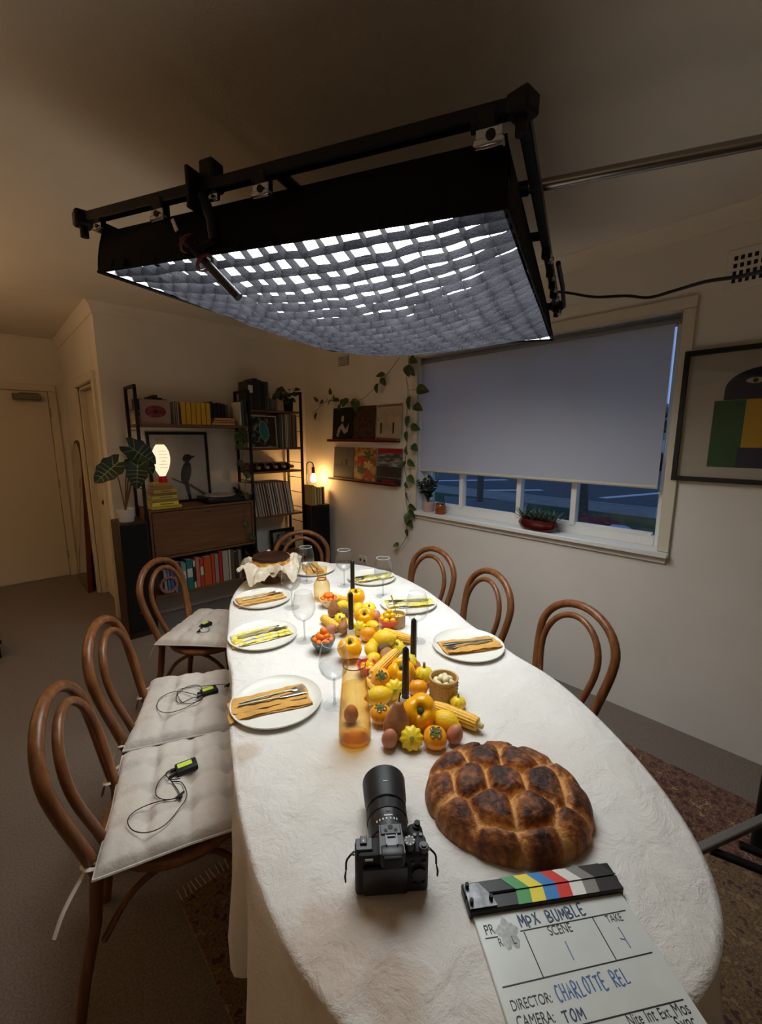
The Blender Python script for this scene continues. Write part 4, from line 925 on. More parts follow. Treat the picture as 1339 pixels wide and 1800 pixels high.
def ringpos(r, n, z, ph=0): return [(r * math.cos(ph + 2 * PI * k / n), r * math.sin(ph + 2 * PI * k / n), z) for k in range(n)]
c = bowl('kumquat_bowl', 'teal bowl of kumquats beside the empty wine glass', *C3(118, 225), .047, .05, teal_m)
heap('kumquat', kum_me, 'kumquat', 'bright orange kumquat heaped in the teal bowl', 'kumquats in the teal bowl', c, ringpos(.030, 7, .044) + ringpos(.015, 4, .060, .4) + [(0, 0, .030), (.004, .0, .077)], 0)
c = bowl('kumquat_bowl', 'cream bowl of kumquats beside the small amber bottle', *C2(100, 650), .045, .045, cream_m)
heap('kumquat', kum_me, 'kumquat', 'bright orange kumquat heaped in the cream bowl', 'kumquats in the cream bowl', c, ringpos(.028, 7, .040) + ringpos(.013, 4, .056, .4) + [(0, 0, .028)], 0)
c = bowl('tomato_bowl', 'coral red bowl of small yellow tomatoes', *C2(690, 850), .048, .042, red_m2)
heap('yellow_tomato', tom_me, 'tomato', 'small yellow tomato heaped in the coral red bowl', 'yellow tomatoes in the red bowl', c, ringpos(.031, 7, .040) + ringpos(.015, 4, .055, .3) + [(0, 0, .030), (0, 0, .069)], 0)
c = bowl('pink_bowl', 'small pink bowl half hidden behind the tall carafe', *C3(440, 400), .036, .04, pink_m)
heap('yellow_fruit', tom_me, 'fruit', 'yellow fruit inside the small pink bowl', 'fruit in the pink bowl', c, ringpos(.016, 4, .026) , 0)
# woven ceramic pot with garlic cloves
weave_m = M('woven_pot', (186, 148, 84), .6, var=.1, vs=40)
c = on(*C3(1000, 560)); t = thing('woven_pot', 'tan pot with woven pattern holding pale garlic cloves', 'pot', c)
bm = NB()
def wv_(u, v):
    a = u * 2 * PI; k = .0405 + .003 * v; ridge = .0034 * abs(math.sin(a * 14)) * abs(math.sin(PI * v * 6 + (PI / 2 if int(a * 14 / PI) % 2 else 0))) * (v < .84)
    return V(((k + ridge) * math.cos(a), (k + ridge) * math.sin(a), .0 + .064 * v))
vs_ = gridsurf(bm, 112, 30, wv_, True); bm.faces.new([r[0] for r in reversed(vs_)])
obj('pot_wall', bm, weave_m, t, ang=60)
bm = NB(); lathe(bm, [(.0438, .063), (.0455, .0655), (.0435, .0675), (.0395, .066), (.038, .03), (.0005, .03)], 40); obj('pot_lining', bm, M('pot_glaze', (196, 160, 96), .4), t)
bm = NB(); ball(bm, (0, 0, 0), (.015, .0095, .010), 14, 9, lambda t_, a: 1 - .18 * math.cos(t_)); clove_me = MESH('garlic_clove', bm, M('garlic', (226, 214, 172), .5, var=.1, vs=40), 180)
heap('garlic_clove', clove_me, 'garlic', 'pale garlic clove piled in the woven pot', 'garlic cloves in the woven pot', c, ringpos(.023, 6, .052) + ringpos(.010, 3, .064, .3) + [(.002, 0, .042)], 0)
# wooden pot with spoon
c = on(*C2(765, 840)); t = thing('spice_pot', 'beige ribbed pot with a spoon behind the red tomato bowl', 'pot', c)
bm = NB(); lathe(bm, [(.0005, 0), (.032, 0), (.036, .004), (.037, .056), (.0345, .056), (.033, .04), (.0005, .04)], 48, fn=lambda a, r, z: 1 + (.012 * math.cos(24 * a) if r > .034 else 0)); obj('pot_wall', bm, M('beige_pot', (180, 148, 104), .6), t)
bm = NB(); lathe(bm, [(.0005, .047), (.02, .046), (.0335, .041)], 24, fn=lambda a, r, z: 1 + .05 * math.sin(3 * a)); obj('relish', bm, M('mustard_relish', (206, 170, 70), .5, var=.3, vs=120), t)
sp_ = thing('small_spoon', 'slim pale spoon standing in the beige ribbed pot', 'spoon', c + V((0, 0, .047)))
bm = NB(); tube(bm, [(0, 0, 0), (-.006, .012, .05), (-.012, .022, .088)], [.0022, .0024, .003], 8); obj('handle', bm, handle_m, sp_)
bm = NB(); ball(bm, (.002, -.003, -.004), (.008, .006, .010), 12, 8); obj('spoon_head', bm, handle_m, sp_)

# ------------------------------------------------------------------ cake on a stand
cs = on(478, 1021); t = thing('cake_stand', 'brown wooden cake stand at the far end of the table', 'cake stand', cs)
cw = wood('stand_wood', (98, 68, 46), (128, 92, 62), axis=0)
bm = NB(); lathe(bm, [(.0005, 0), (.062, 0), (.064, .006), (.05, .014), (.034, .03), (.028, .06), (.034, .074), (.0005, .076)], 32); obj('pedestal', bm, cw, t)
bm = NB(); lathe(bm, [(.0005, .074), (.115, .074), (.13, .078), (.131, .086), (.128, .088), (.0005, .088)], 48); obj('top_plate', bm, cw, t)
pp = thing('parchment_sheet', 'crumpled baking parchment spread around the cake', 'parchment', cs + V((0, 0, .089)))
bm = NB()
def par(u, v):
    a = u * 2 * PI; r = .092 + v * (.085 + .03 * math.sin(4 * a + .6) + .018 * math.sin(7 * a)); ru = v ** 1.1
    z = .003 + .020 * math.sin(6 * a + 1) * ru + .016 * math.sin(11 * a + 2) * ru + .012 * math.sin(17 * a) * ru + .02 * math.sin(PI * v) - .030 * max(0, v - .5) * (1 + 1.2 * math.sin(3 * a + 2)) + (.014 * noise.noise(V((math.cos(a) * 6, math.sin(a) * 6, v * 5))) + .011 * noise.noise(V((math.cos(a) * 17, math.sin(a) * 17, v * 9)))) * ru
    return V((r * math.cos(a), r * math.sin(a), z + .012 * (1 - v)))
gridsurf(bm, 180, 20, par, True); lathe(bm, [(.0005, .0012), (.096, .0014)], 40)
m, n, l, b = new_mat('parchment'); b.inputs['Base Color'].default_value = rgb(234, 222, 198); b.inputs['Roughness'].default_value = .45
trn = n.new('ShaderNodeBsdfTranslucent'); trn.inputs[0].default_value = rgb(236, 216, 180); mx = n.new('ShaderNodeMixShader'); mx.inputs[0].default_value = .3; l.new(b.outputs[0], mx.inputs[1]); l.new(trn.outputs[0], mx.inputs[2]); l.new(mx.outputs[0], n['Material Output'].inputs[0])
obj('paper', bm, m, pp, ang=25)
ck = thing('cheesecake', 'dark-topped burnt cheesecake on the wooden stand', 'cake', cs + V((0, 0, .091)))
bm = NB(); lathe(bm, [(.0005, 0), (.094, 0), (.099, .006), (.101, .028), (.098, .042)], 56, fn=lambda a, r, z: 1 + .025 * math.sin(9 * a) + .012 * math.sin(21 * a)); obj('cake_side', bm, M('cake_side', (226, 166, 70), .6, col2=(120, 62, 24), vs=34, lo=.45, hi=.7), ck, ang=60)
bm = NB(); lathe(bm, [(.0985, .038), (.1025, .046), (.097, .058), (.066, .051), (.0005, .048)], 56, fn=lambda a, r, z: 1 + .03 * math.sin(9 * a) + .012 * math.sin(21 * a)); obj('burnt_top', bm, M('burnt_top', (46, 22, 12), .4, var=.4, vs=18, spec=.5), ck, ang=60)

# ------------------------------------------------------------------ bread
br = V((.763, .424, TZ)); NBR = 110; MBR = 46; BR = .170
rn = random.Random(4); seeds = [(0, 0)] + [(.085 * math.cos(.2 + k * PI / 3), .085 * math.sin(.2 + k * PI / 3)) for k in range(6)] + [(.158 * math.cos(k * 2 * PI / 11), .158 * math.sin(k * 2 * PI / 11)) for k in range(11)]
seeds = [(x + rn.uniform(-.014, .014), y + rn.uniform(-.014, .014)) for x, y in seeds]
bm = NB(); lay_ = bm.verts.layers.float.new('crust')
def breadp(i, j):
    a = 2 * PI * i / NBR; rr = j / MBR
    e = BR * (1 + .03 * math.sin(2 * a + 1))
    x, y = rr * e * math.cos(a), rr * e * math.sin(a)
    ds = sorted(math.hypot(x - p, y - q) for p, q in seeds); edge = ds[1] - ds[0]
    lob = 1 - math.exp(-(edge / .013) ** 1.3)
    dome = math.sqrt(max(0, 1 - rr ** 3.4))
    k = V((x * 60, y * 60, 3)); rough = noise.noise(k) * .0022 + noise.noise(k * 2.6) * .0014
    z = .004 + .058 * dome + (.022 * lob - .006) * (dome ** .5) + rough
    push_ = 1 + (.035 * (lob - .5)) * rr ** 3
    crust = lob * (.55 + .45 * dome) + .45 * noise.noise(V((x * 22, y * 22, 9))) + .4 * noise.noise(V((x * 90, y * 90, 4))) - .12
    return V((x * push_, y * push_, z)), crust
rings = []
c0 = bm.verts.new(breadp(0, 0)[0]); c0[lay_] = breadp(0, 0)[1]
for j in range(1, MBR + 1):
    ring = []
    for i in range(NBR): p, q = breadp(i, j); v = bm.verts.new(p); v[lay_] = q; ring.append(v)
    rings.append(ring)
ring = []
for i in range(NBR): p, q = breadp(i, MBR); v = bm.verts.new(V((p.x * .93, p.y * .93, 0))); v[lay_] = .3; ring.append(v)
rings.append(ring)
for i in range(NBR): bm.faces.new((c0, rings[0][i], rings[0][(i + 1) % NBR]))
for ra, rb in zip(rings, rings[1:]):
    for i in range(NBR): bm.faces.new((ra[i], rb[i], rb[(i + 1) % NBR], ra[(i + 1) % NBR]))
bm.faces.new(list(reversed(rings[-1])))
m, n, l, b = new_mat('bread_crust'); b.inputs['Roughness'].default_value = .62; b.inputs['Specular IOR Level'].default_value = .35
at = n.new('ShaderNodeAttribute'); at.attribute_name = 'crust'; rp = n.new('ShaderNodeValToRGB'); el = rp.color_ramp.elements
el[0].position = .12; el[0].color = rgb(206, 150, 88); el[1].position = 1.0; el[1].color = rgb(54, 32, 22)
for ps, c in ((.34, (170, 104, 52)), (.58, (128, 76, 42)), (.8, (90, 52, 32))): e = el.new(ps); e.color = rgb(*c)
tc = n.new('ShaderNodeTexCoord'); nz = n.new('ShaderNodeTexNoise'); nz.inputs['Scale'].default_value = 120; nz.inputs['Detail'].default_value = 5; l.new(tc.outputs['Object'], nz.inputs['Vector'])
ma = n.new('ShaderNodeMath'); ma.operation = 'MULTIPLY_ADD'; l.new(nz.outputs[0], ma.inputs[0]); ma.inputs[1].default_value = .6; mb = n.new('ShaderNodeMath'); mb.operation = 'SUBTRACT'; l.new(at.outputs['Fac'], mb.inputs[0]); mb.inputs[1].default_value = .3; l.new(mb.outputs[0], ma.inputs[2]); l.new(ma.outputs[0], rp.inputs[0]); l.new(rp.outputs[0], b.inputs['Base Color'])
bp = n.new('ShaderNodeBump'); bp.inputs['Strength'].default_value = .6; bp.inputs['Distance'].default_value = .006; l.new(nz.outputs[0], bp.inputs['Height']); l.new(bp.outputs[0], b.inputs['Normal'])
o = obj('bread_loaf', bm, m, None, br, (0, 0, R_(-58)), ang=180); o.scale = (1.0, .90, 1.0); tag(o, 'large round pull-apart bread loaf with dark crust on the tablecloth', 'bread')
# ------------------------------------------------------------------ stills camera on the table
CR = V((.4385, .4475, TZ)) + V((.626, .78, 0)) * .028
cb_m = M('camera_body', (20, 20, 21), .55, bump=.25, bs=700, spec=.4); cs_m = M('camera_satin', (34, 34, 36), .4, spec=.45); grey_mark = M('white_marking', (210, 210, 206), .5)
t = thing('stills_camera', 'black mirrorless camera with long hooded lens, lens pointing away', 'camera', CR, R_(-38.7))
bm = NB(); box(bm, (0, 0, .041), (.129, .040, .080), .007, None, 3); box(bm, (-.030, -.002, .079), (.058, .036, .012), .005, None, 2); box(bm, (.047, .0, .078), (.032, .034, .012), .005, None, 2); body = obj('camera_body', bm, cb_m, t)
bm = NB(); box(bm, (.047, .030, .042), (.030, .034, .078), .011, None, 4); obj('grip', bm, cb_m, t)
bm = NB(); prism(bm, [(-.022, -.030), (.022, -.030), (.020, .026), (-.020, .026)], .078, .098, None); box(bm, (0, -.024, .086), (.042, .022, .028), .005, None, 2); hump = obj('viewfinder_hump', bm, cs_m, t)
bm = NB(); box(bm, (0, .015, .0985), (.036, .02, .004), .001); obj('hump_plate', bm, M('camera_grey', (58, 58, 60), .4), hump)
for x, y, r in ((0, .018, .0045), (-.009, .012, .003), (.009, .012, .003)):
    bm = NB(); cyl(bm, (x, y, .100), (x, y, .1012), r, n=14); obj('mic_hole', bm, rubber_m, hump)
bm = NB(); box(bm, (0, -.008, .0992), (.021, .020, .003), .0006); box(bm, (-.0095, -.008, .1015), (.002, .02, .004)); box(bm, (.0095, -.008, .1015), (.002, .02, .004)); box(bm, (0, -.001, .1022), (.014, .003, .002)); obj('hot_shoe', bm, M('shoe_metal', (96, 96, 98), .45, .8), hump)
bm = NB(); box(bm, (0, -.036, .088), (.034, .008, .022), .004, None, 2); obj('eyepiece', bm, rubber_m, hump)
def dial(nm, x, y, z, r, h_, mat):
    bm = NB(); lathe(bm, [(.0005, h_), (r * .9, h_), (r, h_ - .001), (r, .0), (.0005, 0)], 40, TR(x, y, z), fn=lambda a, rr, zz: 1 + (.03 * math.cos(20 * a) if rr > r * .95 else 0)); return obj(nm, bm, mat, t)
d1 = dial('mode_dial', .032, -.006, .084, .0105, .012, cs_m); d2 = dial('rear_dial', .056, -.012, .082, .0085, .009, cs_m); d3 = dial('front_dial', .050, .034, .079, .007, .006, rubber_m)
for k in range(8):
    a = k * PI / 4; bm = NB(); box(bm, (0, 0, 0), (.004, .0016, .0006), 0, TR(.032 + .0075 * math.cos(a), -.006 + .0075 * math.sin(a), .0963) @ RZ(a)); obj('dial_mark', bm, grey_mark, d1)
bm = NB(); cyl(bm, (.056, -.012, .091), (.056, -.012, .0935), .005); obj('dial_button', bm, M('camera_grey', (58, 58, 60)), d2)
for x, y in ((.044, .014), (.055, .014)):
    bm = NB(); cyl(bm, (x, y, .083), (x, y, .0865), .0034, n=12); obj('button', bm, M('button_grey', (84, 82, 80), .4), t)
bm = NB(); cyl(bm, (.052, .036, .085), (.052, .036, .089), .0055, n=16); obj('shutter_button', bm, rubber_m, t)
bm = NB(); box(bm, (-.048, .0, .0865), (.030, .024, .004), .0015); box(bm, (-.049, .005, .0895), (.012, .016, .005), .001); obj('top_plate', bm, M('camera_grey', (58, 58, 60)), t)
bm = NB(); prism(bm, [(-.002, -.003), (.002, -.003), (0, .003)], .0919, .0926, TR(-.049, .003, 0)); obj('white_arrow', bm, grey_mark, t)
bm = NB(); box(bm, (-.012, -.024, .038), (.078, .008, .056), .003, None, 2); scr = obj('rear_screen', bm, M('screen_black', (9, 9, 10), .25, spec=.5), t)
bm = NB(); box(bm, (-.040, -.021, .0775), (.014, .0015, .004), .0003); obj('white_logo', bm, grey_mark, t)
bm = NB(); cyl(bm, (.047, -.02, .045), (.047, -.025, .045), .012, n=24); obj('control_wheel', bm, cs_m, t)
for x, z in ((.036, .066), (.056, .066), (.040, .022), (.056, .022)):
    bm = NB(); cyl(bm, (x, -.02, z), (x, -.0225, z), .0033, n=12); obj('button', bm, cs_m, t)
for s in (-1, 1):
    bm = NB(); tube(bm, [(s * .0655, .0, .066), (s * .071, 0, .069), (s * .0655, 0, .073)], .0018, 6); lg = obj('strap_lug', bm, steel_m, t)
    bm = NB(); tube(bm, smooth_pts([(s * .070, 0, .069), (s * .079, -.004, .060), (s * .080, -.008, .046)], 4), .0018, 6); obj('cord', bm, rubber_m, lg)
    bm = NB(); tube(bm, [(s * .080, -.008, .046), (s * .082, -.012, .036), (s * .081, -.014, .028)], [.0022, .004, .003], 8, flat=.5); obj('leather_tag', bm, M('brown_leather', (92, 44, 28), .6), lg)
LY = Matrix.Rotation(-PI / 2, 4, 'X'); LM_ = TR(0, 0, .0475) @ LY          # lathe axis along +y
def barrel(nm, prof, mat, fn=None): bm = NB(); lathe(bm, prof, 48, LM_, fn=fn); return obj(nm, bm, mat, t)
lens = barrel('lens_barrel', [(.032, .018), (.036, .024), (.0375, .03), (.0375, .062), (.0385, .064), (.0385, .095), (.0375, .1)], cs_m)
rib = (lambda a, r, z: 1 + .012 * math.cos(60 * a))
barrel('aperture_ring', [(.0378, .030), (.0392, .031), (.0392, .046), (.0378, .047)], cs_m, rib)
barrel('focus_ring', [(.0388, .076), (.0402, .077), (.0402, .100), (.0388, .101)], rubber_m, rib)
barrel('lens_hood', [(.038, .104), (.0405, .106), (.041, .118), (.0435, .130), (.0462, .175), (.0462, .178), (.0448, .178), (.042, .13), (.036, .11)], M('hood_black', (24, 24, 25), .5))
barrel('front_glass', [(.0005, .112), (.02, .111), (.036, .108)], M('lens_glass', (10, 10, 16), .05, spec=.8))
def on_barrel(nm, y0, r, ang, sz, mat, par):
    mt = TR(0, y0, .0475) @ Matrix.Rotation(ang, 4, 'Y') @ TR(0, 0, r); bm = NB(); box(bm, (0, 0, 0), sz, 0, mt); return obj(nm, bm, mat, par)
for k, a in enumerate((-.62, -.45, -.28, -.10, .10, .28, .42)): on_barrel('scale_mark', .052, .0380, a, (.0022, .0045, .001), grey_mark, lens)
on_barrel('scale_mark', .0585, .0380, 0.0, (.016, .0025, .001), grey_mark, lens); on_barrel('hood_mark', .135, .0440, 0, (.009, .0018, .001), grey_mark, lens)
bm = NB(); lathe(bm, [(.0005, .0012), (.0045, .0012), (.0052, 0), (.0066, 0), (.0066, -.001)], 20, TR(0, .070, .0475 + .0386)); obj('focus_hold_button', bm, M('camera_grey', (58, 58, 60)), lens)

# ------------------------------------------------------------------ clapperboard
CLP = V((.516, .334, TZ)); CLA = math.atan2(-.567, .824)
t = thing('clapperboard', 'white film clapperboard with colour-striped sticks and handwriting', 'clapperboard', CLP, CLA)
inv = (TR(*CLP) @ RZ(CLA)).inverted()
CX = lambda x, y: inv @ at_z(790 + x * .3435, 1490 + y * .3435, TZ + .0065)
bm = NB(); box(bm, (.1355, -.115, .003), (.271, .235, .006), .0015); board = obj('slate_board', bm, M('slate_white', (206, 210, 206), .3, var=.03, vs=20, spec=.5), t)
ink = M('black_print', (30, 32, 36), .5); blue = M('blue_marker', (72, 104, 156), .5); dblue = M('dark_marker', (52, 66, 96), .5)
SW = .0475; SL = .282; X0 = -.006
for k in range(2):
    y0 = .0 + k * SW / 2; hh = .011 - .002 * (1 - k)
    bm = NB(); box(bm, (X0 + SL / 2, y0 + SW / 4, .006 + hh / 2 - .003), (SL, SW / 2 - .0006, hh + .006), .002); st_ = obj('clap_stick', bm, M('stick_black', (26, 26, 28), .4), t)
    cols = [('green', (70, 150, 84)), ('yellow', (232, 214, 60)), ('blue', (52, 124, 190)), ('red', (206, 56, 48)), ('white', (222, 222, 214)), ('grey', (134, 130, 128)), ('charcoal', (58, 55, 55))]
    w_ = SL * .088; xs = X0 + SL * .325; sh = .020
    for i, (cn, c) in enumerate(cols):
        a = xs + i * w_; bw = w_ if i < 6 else w_ * 1.7
        if k == 0: poly = [(a - sh * .25, y0 + .001), (a + bw - sh * .25, y0 + .001), (a + bw, y0 + SW / 2 - .0003), (a, y0 + SW / 2 - .0003)]
        else: poly = [(a, y0 + .0003), (a + bw, y0 + .0003), (a + bw - sh, y0 + SW / 2 - .001), (a - sh, y0 + SW / 2 - .001)]
        bm = NB(); prism(bm, poly, .006 + hh + .0001, .006 + hh + .0006); o = obj('colour_stripe', bm, M('stripe_' + cn, c, .35), st_); o['label'] = cn + ' stripe'
bm = NB(); prism(bm, [(X0 + .002, .003), (X0 + .05, .003), (X0 + .045, .02), (X0 + .03, .043), (X0 + .004, .044)], .0172, .0186); hp = obj('hinge_plate', bm, M('worn_plate', (104, 104, 106), .42, .9, var=.3, vs=60), t)
for x, y in ((.008, .038), (.007, .012), (.042, .014)):
    bm = NB(); cyl(bm, (X0 + x, y, .016), (X0 + x, y, .026), .0034, n=12); obj('bolt', bm, rubber_m, hp)
PZ = .0062
def line(a, b, wd=.0016, mat=ink, nm='ruled_line'):
    p, q = CX(*a), CX(*b); d = q - p; bm = NB(); box(bm, (0, 0, 0), (d.length, wd, .0004), 0, TR((p.x + q.x) / 2, (p.y + q.y) / 2, PZ) @ RZ(math.atan2(d.y, d.x))); obj(nm, bm, mat, board)
line((183, 465), (248, 455)); line((362, 427), (900, 320)); line((380, 430), (480, 662)); line((730, 356), (855, 577)); line((270, 715), (1037, 535)); line((640, 915), (1196, 776))
def word(txt, a, b, mat=ink, hgt=None):
    """printed word from baseline point a to baseline point b (photo crop coordinates)"""
    p, q = CX(*a), CX(*b); d = q - p
    cu = bpy.data.curves.new('lettering', 'FONT'); cu.body = txt; cu.size = 1; cu.extrude = .0; cu.align_x = 'LEFT'
    o = bpy.data.objects.new('lettering', cu); COL.objects.link(o); bpy.context.view_layer.update()
    wd = max(v[0] for v in o.bound_box); hh = max(v[1] for v in o.bound_box)
    sx_ = d.length / max(wd, .01); sy_ = sx_ * 1.4 if hgt is None else hgt / .7
    me = o.to_mesh().copy(); bpy.data.objects.remove(o)
    me.materials.clear(); me.materials.append(mat)
    for v in me.vertices: v.co = V((v.co.x * sx_, v.co.y * sy_, 0))
    link('lettering', me, board, (p.x, p.y, PZ + .0002), (0, 0, math.atan2(d.y, d.x)))
word('PR', (186, 450), (238, 440)); word('R', (258, 508), (280, 503)); word('L', (328, 494), (346, 490)); word('SCENE', (515, 450), (634, 428)); word('TAKE', (812, 386), (892, 372)); word('DIRECTOR:', (322, 838), (530, 790)); word('CAMERA:', (352, 925), (545, 893))
word('Nite', (925, 915), (1000, 898)); word('Int', (1018, 895), (1070, 883)); word('Ext', (1086, 878), (1140, 866)); word('Mos', (1162, 866), (1240, 847)); word('Sync', (1182, 940), (1275, 918))
FONT = {'M': [[(0, 0), (.1, 1), (.5, .3), (.9, 1), (1, 0)]], 'P': [[(.1, 0), (.1, 1), (.7, .95), (.85, .7), (.6, .5), (.1, .45)]], 'X': [[(0, 0), (.9, 1)], [(.1, .9), (1, .05)]],
        'B': [[(.1, 0), (.1, 1), (.7, .9), (.75, .65), (.15, .5), (.85, .35), (.8, .1), (.1, 0)]], 'U': [[(.05, 1), (.1, .2), (.45, 0), (.8, .2), (.9, 1)]], 'L': [[(.15, 1), (.1, 0), (.85, .05)]],
        'E': [[(.85, 1), (.1, .95), (.1, 0), (.9, .05)], [(.1, .5), (.7, .5)]], 'C': [[(.9, .9), (.45, 1), (.1, .5), (.35, .02), (.85, .1)]], 'H': [[(.1, 0), (.1, 1)], [(.85, 0), (.85, 1)], [(.1, .5), (.85, .5)]],
        'A': [[(0, 0), (.45, 1), (.9, 0)], [(.2, .4), (.7, .4)]], 'R': [[(.1, 0), (.1, 1), (.75, .9), (.75, .6), (.15, .5), (.9, 0)]], 'O': [[(.5, 1), (.1, .6), (.2, .1), (.6, 0), (.9, .4), (.8, .9), (.5, 1)]],
        'T': [[(0, .95), (1, 1)], [(.5, 1), (.45, 0)]], 'o': [[(.5, .75), (.15, .45), (.3, .05), (.7, .05), (.85, .45), (.5, .75)]], '1': [[(.5, 1), (.5, 0)]], '/': [[(.55, 1), (.45, 0)], [(.5, .5), (.1, .35)]]}
def scrawl(txt, a, b, hgt, mat, wd=.0011, seed=1):
    p, q = CX(*a), CX(*b); d = (q - p); u = d.normalized(); vv = V((-u.y, u.x, 0)); step = d.length / len(txt); rn = random.Random(seed)
    for i, chh in enumerate(txt):
        if chh == ' ': continue
        o0 = p + u * (step * i) + vv * rn.uniform(-.0015, .0015); cwid = step * .78; hh = hgt * rn.uniform(.92, 1.08)
        bm = NB()
        for s in FONT[chh]:
            pts = [o0 + u * (x * cwid) + vv * (y * hh) for x, y in s]; pts = [V((z.x, z.y, PZ + .0002)) for z in pts]
            tube(bm, smooth_pts(pts, 3) if len(pts) > 3 else pts, wd, 5, flat=.25)
        obj('handwritten_letter', bm, mat, board)
scrawl('MPX BUMBLE', (372, 412), (712, 342), .0175, dblue, .0014, 2); scrawl('CHARLOTTE REL', (562, 788), (940, 692), .0185, blue, .0011, 3); scrawl('TOM', (592, 895), (705, 868), .013, dblue, .0011, 4)
for a, b in (((590, 478), (637, 575)), ((862, 405), (928, 515)), ((872, 465), (900, 470))):
    p, q = CX(*a), CX(*b); bm = NB(); tube(bm, [V((p.x, p.y, PZ + .0002)), V((q.x, q.y, PZ + .0002))], .0008, 5, flat=.25); obj('handwritten_stroke', bm, blue, board)
p = CX(300, 440); bm = NB(); lathe(bm, [(.0005, .0004), (.016, .0003), (.017, 0)], 24, TR(p.x, p.y, PZ - .0003) @ Matrix.Scale(1.3, 4, (0, 1, 0)), fn=lambda a, r, z: 1 + .18 * math.sin(5 * a) + .1 * math.sin(9 * a)); obj('smudge', bm, M('erased_smudge', (176, 180, 178), .5, var=.15, vs=200), board)
# ------------------------------------------------------------------ wall shelving by the back wall
SF, SR = 3.68, 3.965                                   # shelf front and rear
UX = (.90, 1.80, 2.335)
shelf_wood = wood('shelf_veneer', (100, 66, 40), (122, 84, 52), .5, 0, 5); dark_m = M('black_steel', (20, 18, 17), .5, .3)
su = thing('shelving_unit', 'black ladder-frame wall shelving with walnut shelves along the back wall', 'shelving')
for ux, ztop in ((UX[0], 1.935), (UX[1], 1.96), (UX[2], 1.975)):
    bm = NB()
    for y in (SF + .01, SR - .01): box(bm, (ux, y, ztop / 2 + .05), (.022, .022, ztop - .1), .002)
    box(bm, (ux, (SF + SR) / 2, ztop - .01), (.022, SR - SF, .022), .002); box(bm, (ux, (SF + SR) / 2, .11), (.022, SR - SF, .022), .002)
    for y in (SF + .01, SR - .01): cyl(bm, (ux, y, 0), (ux, y, .12), .012, n=10)
    up_ = obj('upright', bm, dark_m, su)
    for k in range(11):
        z = .25 + k * .15
        bm = NB(); cyl(bm, (ux, SF + .012, z), (ux, SR - .012, z), .0035, n=6); obj('rung', bm, dark_m, up_)
def shelf(x0, x1, z, th=.022, nm='shelf'):
    bm = NB(); box(bm, ((x0 + x1) / 2, (SF + SR) / 2, z - th / 2), (x1 - x0 - .026, SR - SF - .006, th), .002); obj(nm, bm, shelf_wood, su)
Z_TOP, Z_LOW = 1.648, .272
shelf(UX[0], UX[1], Z_TOP); shelf(UX[0], UX[1], Z_LOW)
ZR = (1.79, 1.448, 1.232, .812, .40)
for z in ZR: shelf(UX[1], UX[2], z, .018)
cab = thing('drop_front_cabinet', 'walnut drop-front cabinet hung in the shelving, under the record player', 'cabinet', (1.35, 3.82, .575))
CWD, CDP, CHT = .872, .30, .405
bm = NB()
for x in (-CWD / 2 + .009, CWD / 2 - .009): box(bm, (x, 0, CHT / 2), (.018, CDP, CHT), .002)
for z in (.009, CHT - .009): box(bm, (0, 0, z), (CWD - .036, CDP, .018), .002)
box(bm, (0, CDP / 2 - .004, CHT / 2), (CWD - .036, .008, CHT - .036)); obj('carcass', bm, shelf_wood, cab)
bm = NB(); box(bm, (0, -CDP / 2 + .012, CHT / 2), (CWD - .046, .018, CHT - .046), .002); fl = obj('flap_door', bm, shelf_wood, cab)
bm = NB(); box(bm, (.02, -CDP / 2 + .002, CHT - .055), (.05, .003, .008), .003); obj('finger_pull', bm, M('pull_dark', (60, 38, 24), .6), fl)

# -- books
def book(name, label, loc, sz, col, ang=0, cat='book', group=None, band=None, tilt=0, rough=.55):
    """upright closed book: spine faces the room (local -y); cover boards, page block, spine"""
    w_, d_, h_ = sz; t = thing(name, label, cat, loc, ang, group); t.rotation_euler.y = tilt
    m = M('cover_%d_%d_%d' % col, col, rough)
    bm = NB(); c = min(.002, w_ * .2)
    for s in (-1, 1): box(bm, (s * (w_ / 2 - c / 2), 0, h_ / 2), (c, d_, h_))
    box(bm, (0, -d_ / 2 + c / 2, h_ / 2), (w_, c, h_)); obj('cover', bm, m, t)
    bm = NB(); box(bm, (0, .001, h_ / 2), (w_ - 2 * c - .0004, d_ - .006, h_ - .008)); obj('pages', bm, M('paper_pages', (196, 184, 156), .9), t)
    if band:
        bm = NB(); box(bm, (0, -d_ / 2 - .0004, h_ * band[1]), (w_ * .8, .0008, h_ * band[2])); obj('spine_label', bm, M('band_%d_%d_%d' % band[0], band[0], .6), t)
    return t
def flat_book(name, label, loc, sz, col, ang=0, group=None, band=None):
    """book lying flat, spine to the room"""
    L, d_, th = sz; t = thing(name, label, 'book', loc, ang, group); m = M('cover_%d_%d_%d' % col, col, .55); c = .002
    bm = NB()
    for z in (c / 2, th - c / 2): box(bm, (0, 0, z), (L, d_, c))
    box(bm, (0, -d_ / 2 + c / 2, th / 2), (L, c, th)); obj('cover', bm, m, t)
    bm = NB(); box(bm, (0, .001, th / 2), (L - .008, d_ - .006, th - 2 * c - .0004)); obj('pages', bm, M('paper_pages', (196, 184, 156), .9), t)
    if band:
        bm = NB(); box(bm, (L * band[1], -d_ / 2 - .0004, th / 2), (L * band[2], .0008, th * .25)); obj('spine_label', bm, M('band_%d_%d_%d' % band[0], band[0], .6), t)
    return t
e = .0006
ybk = 3.80
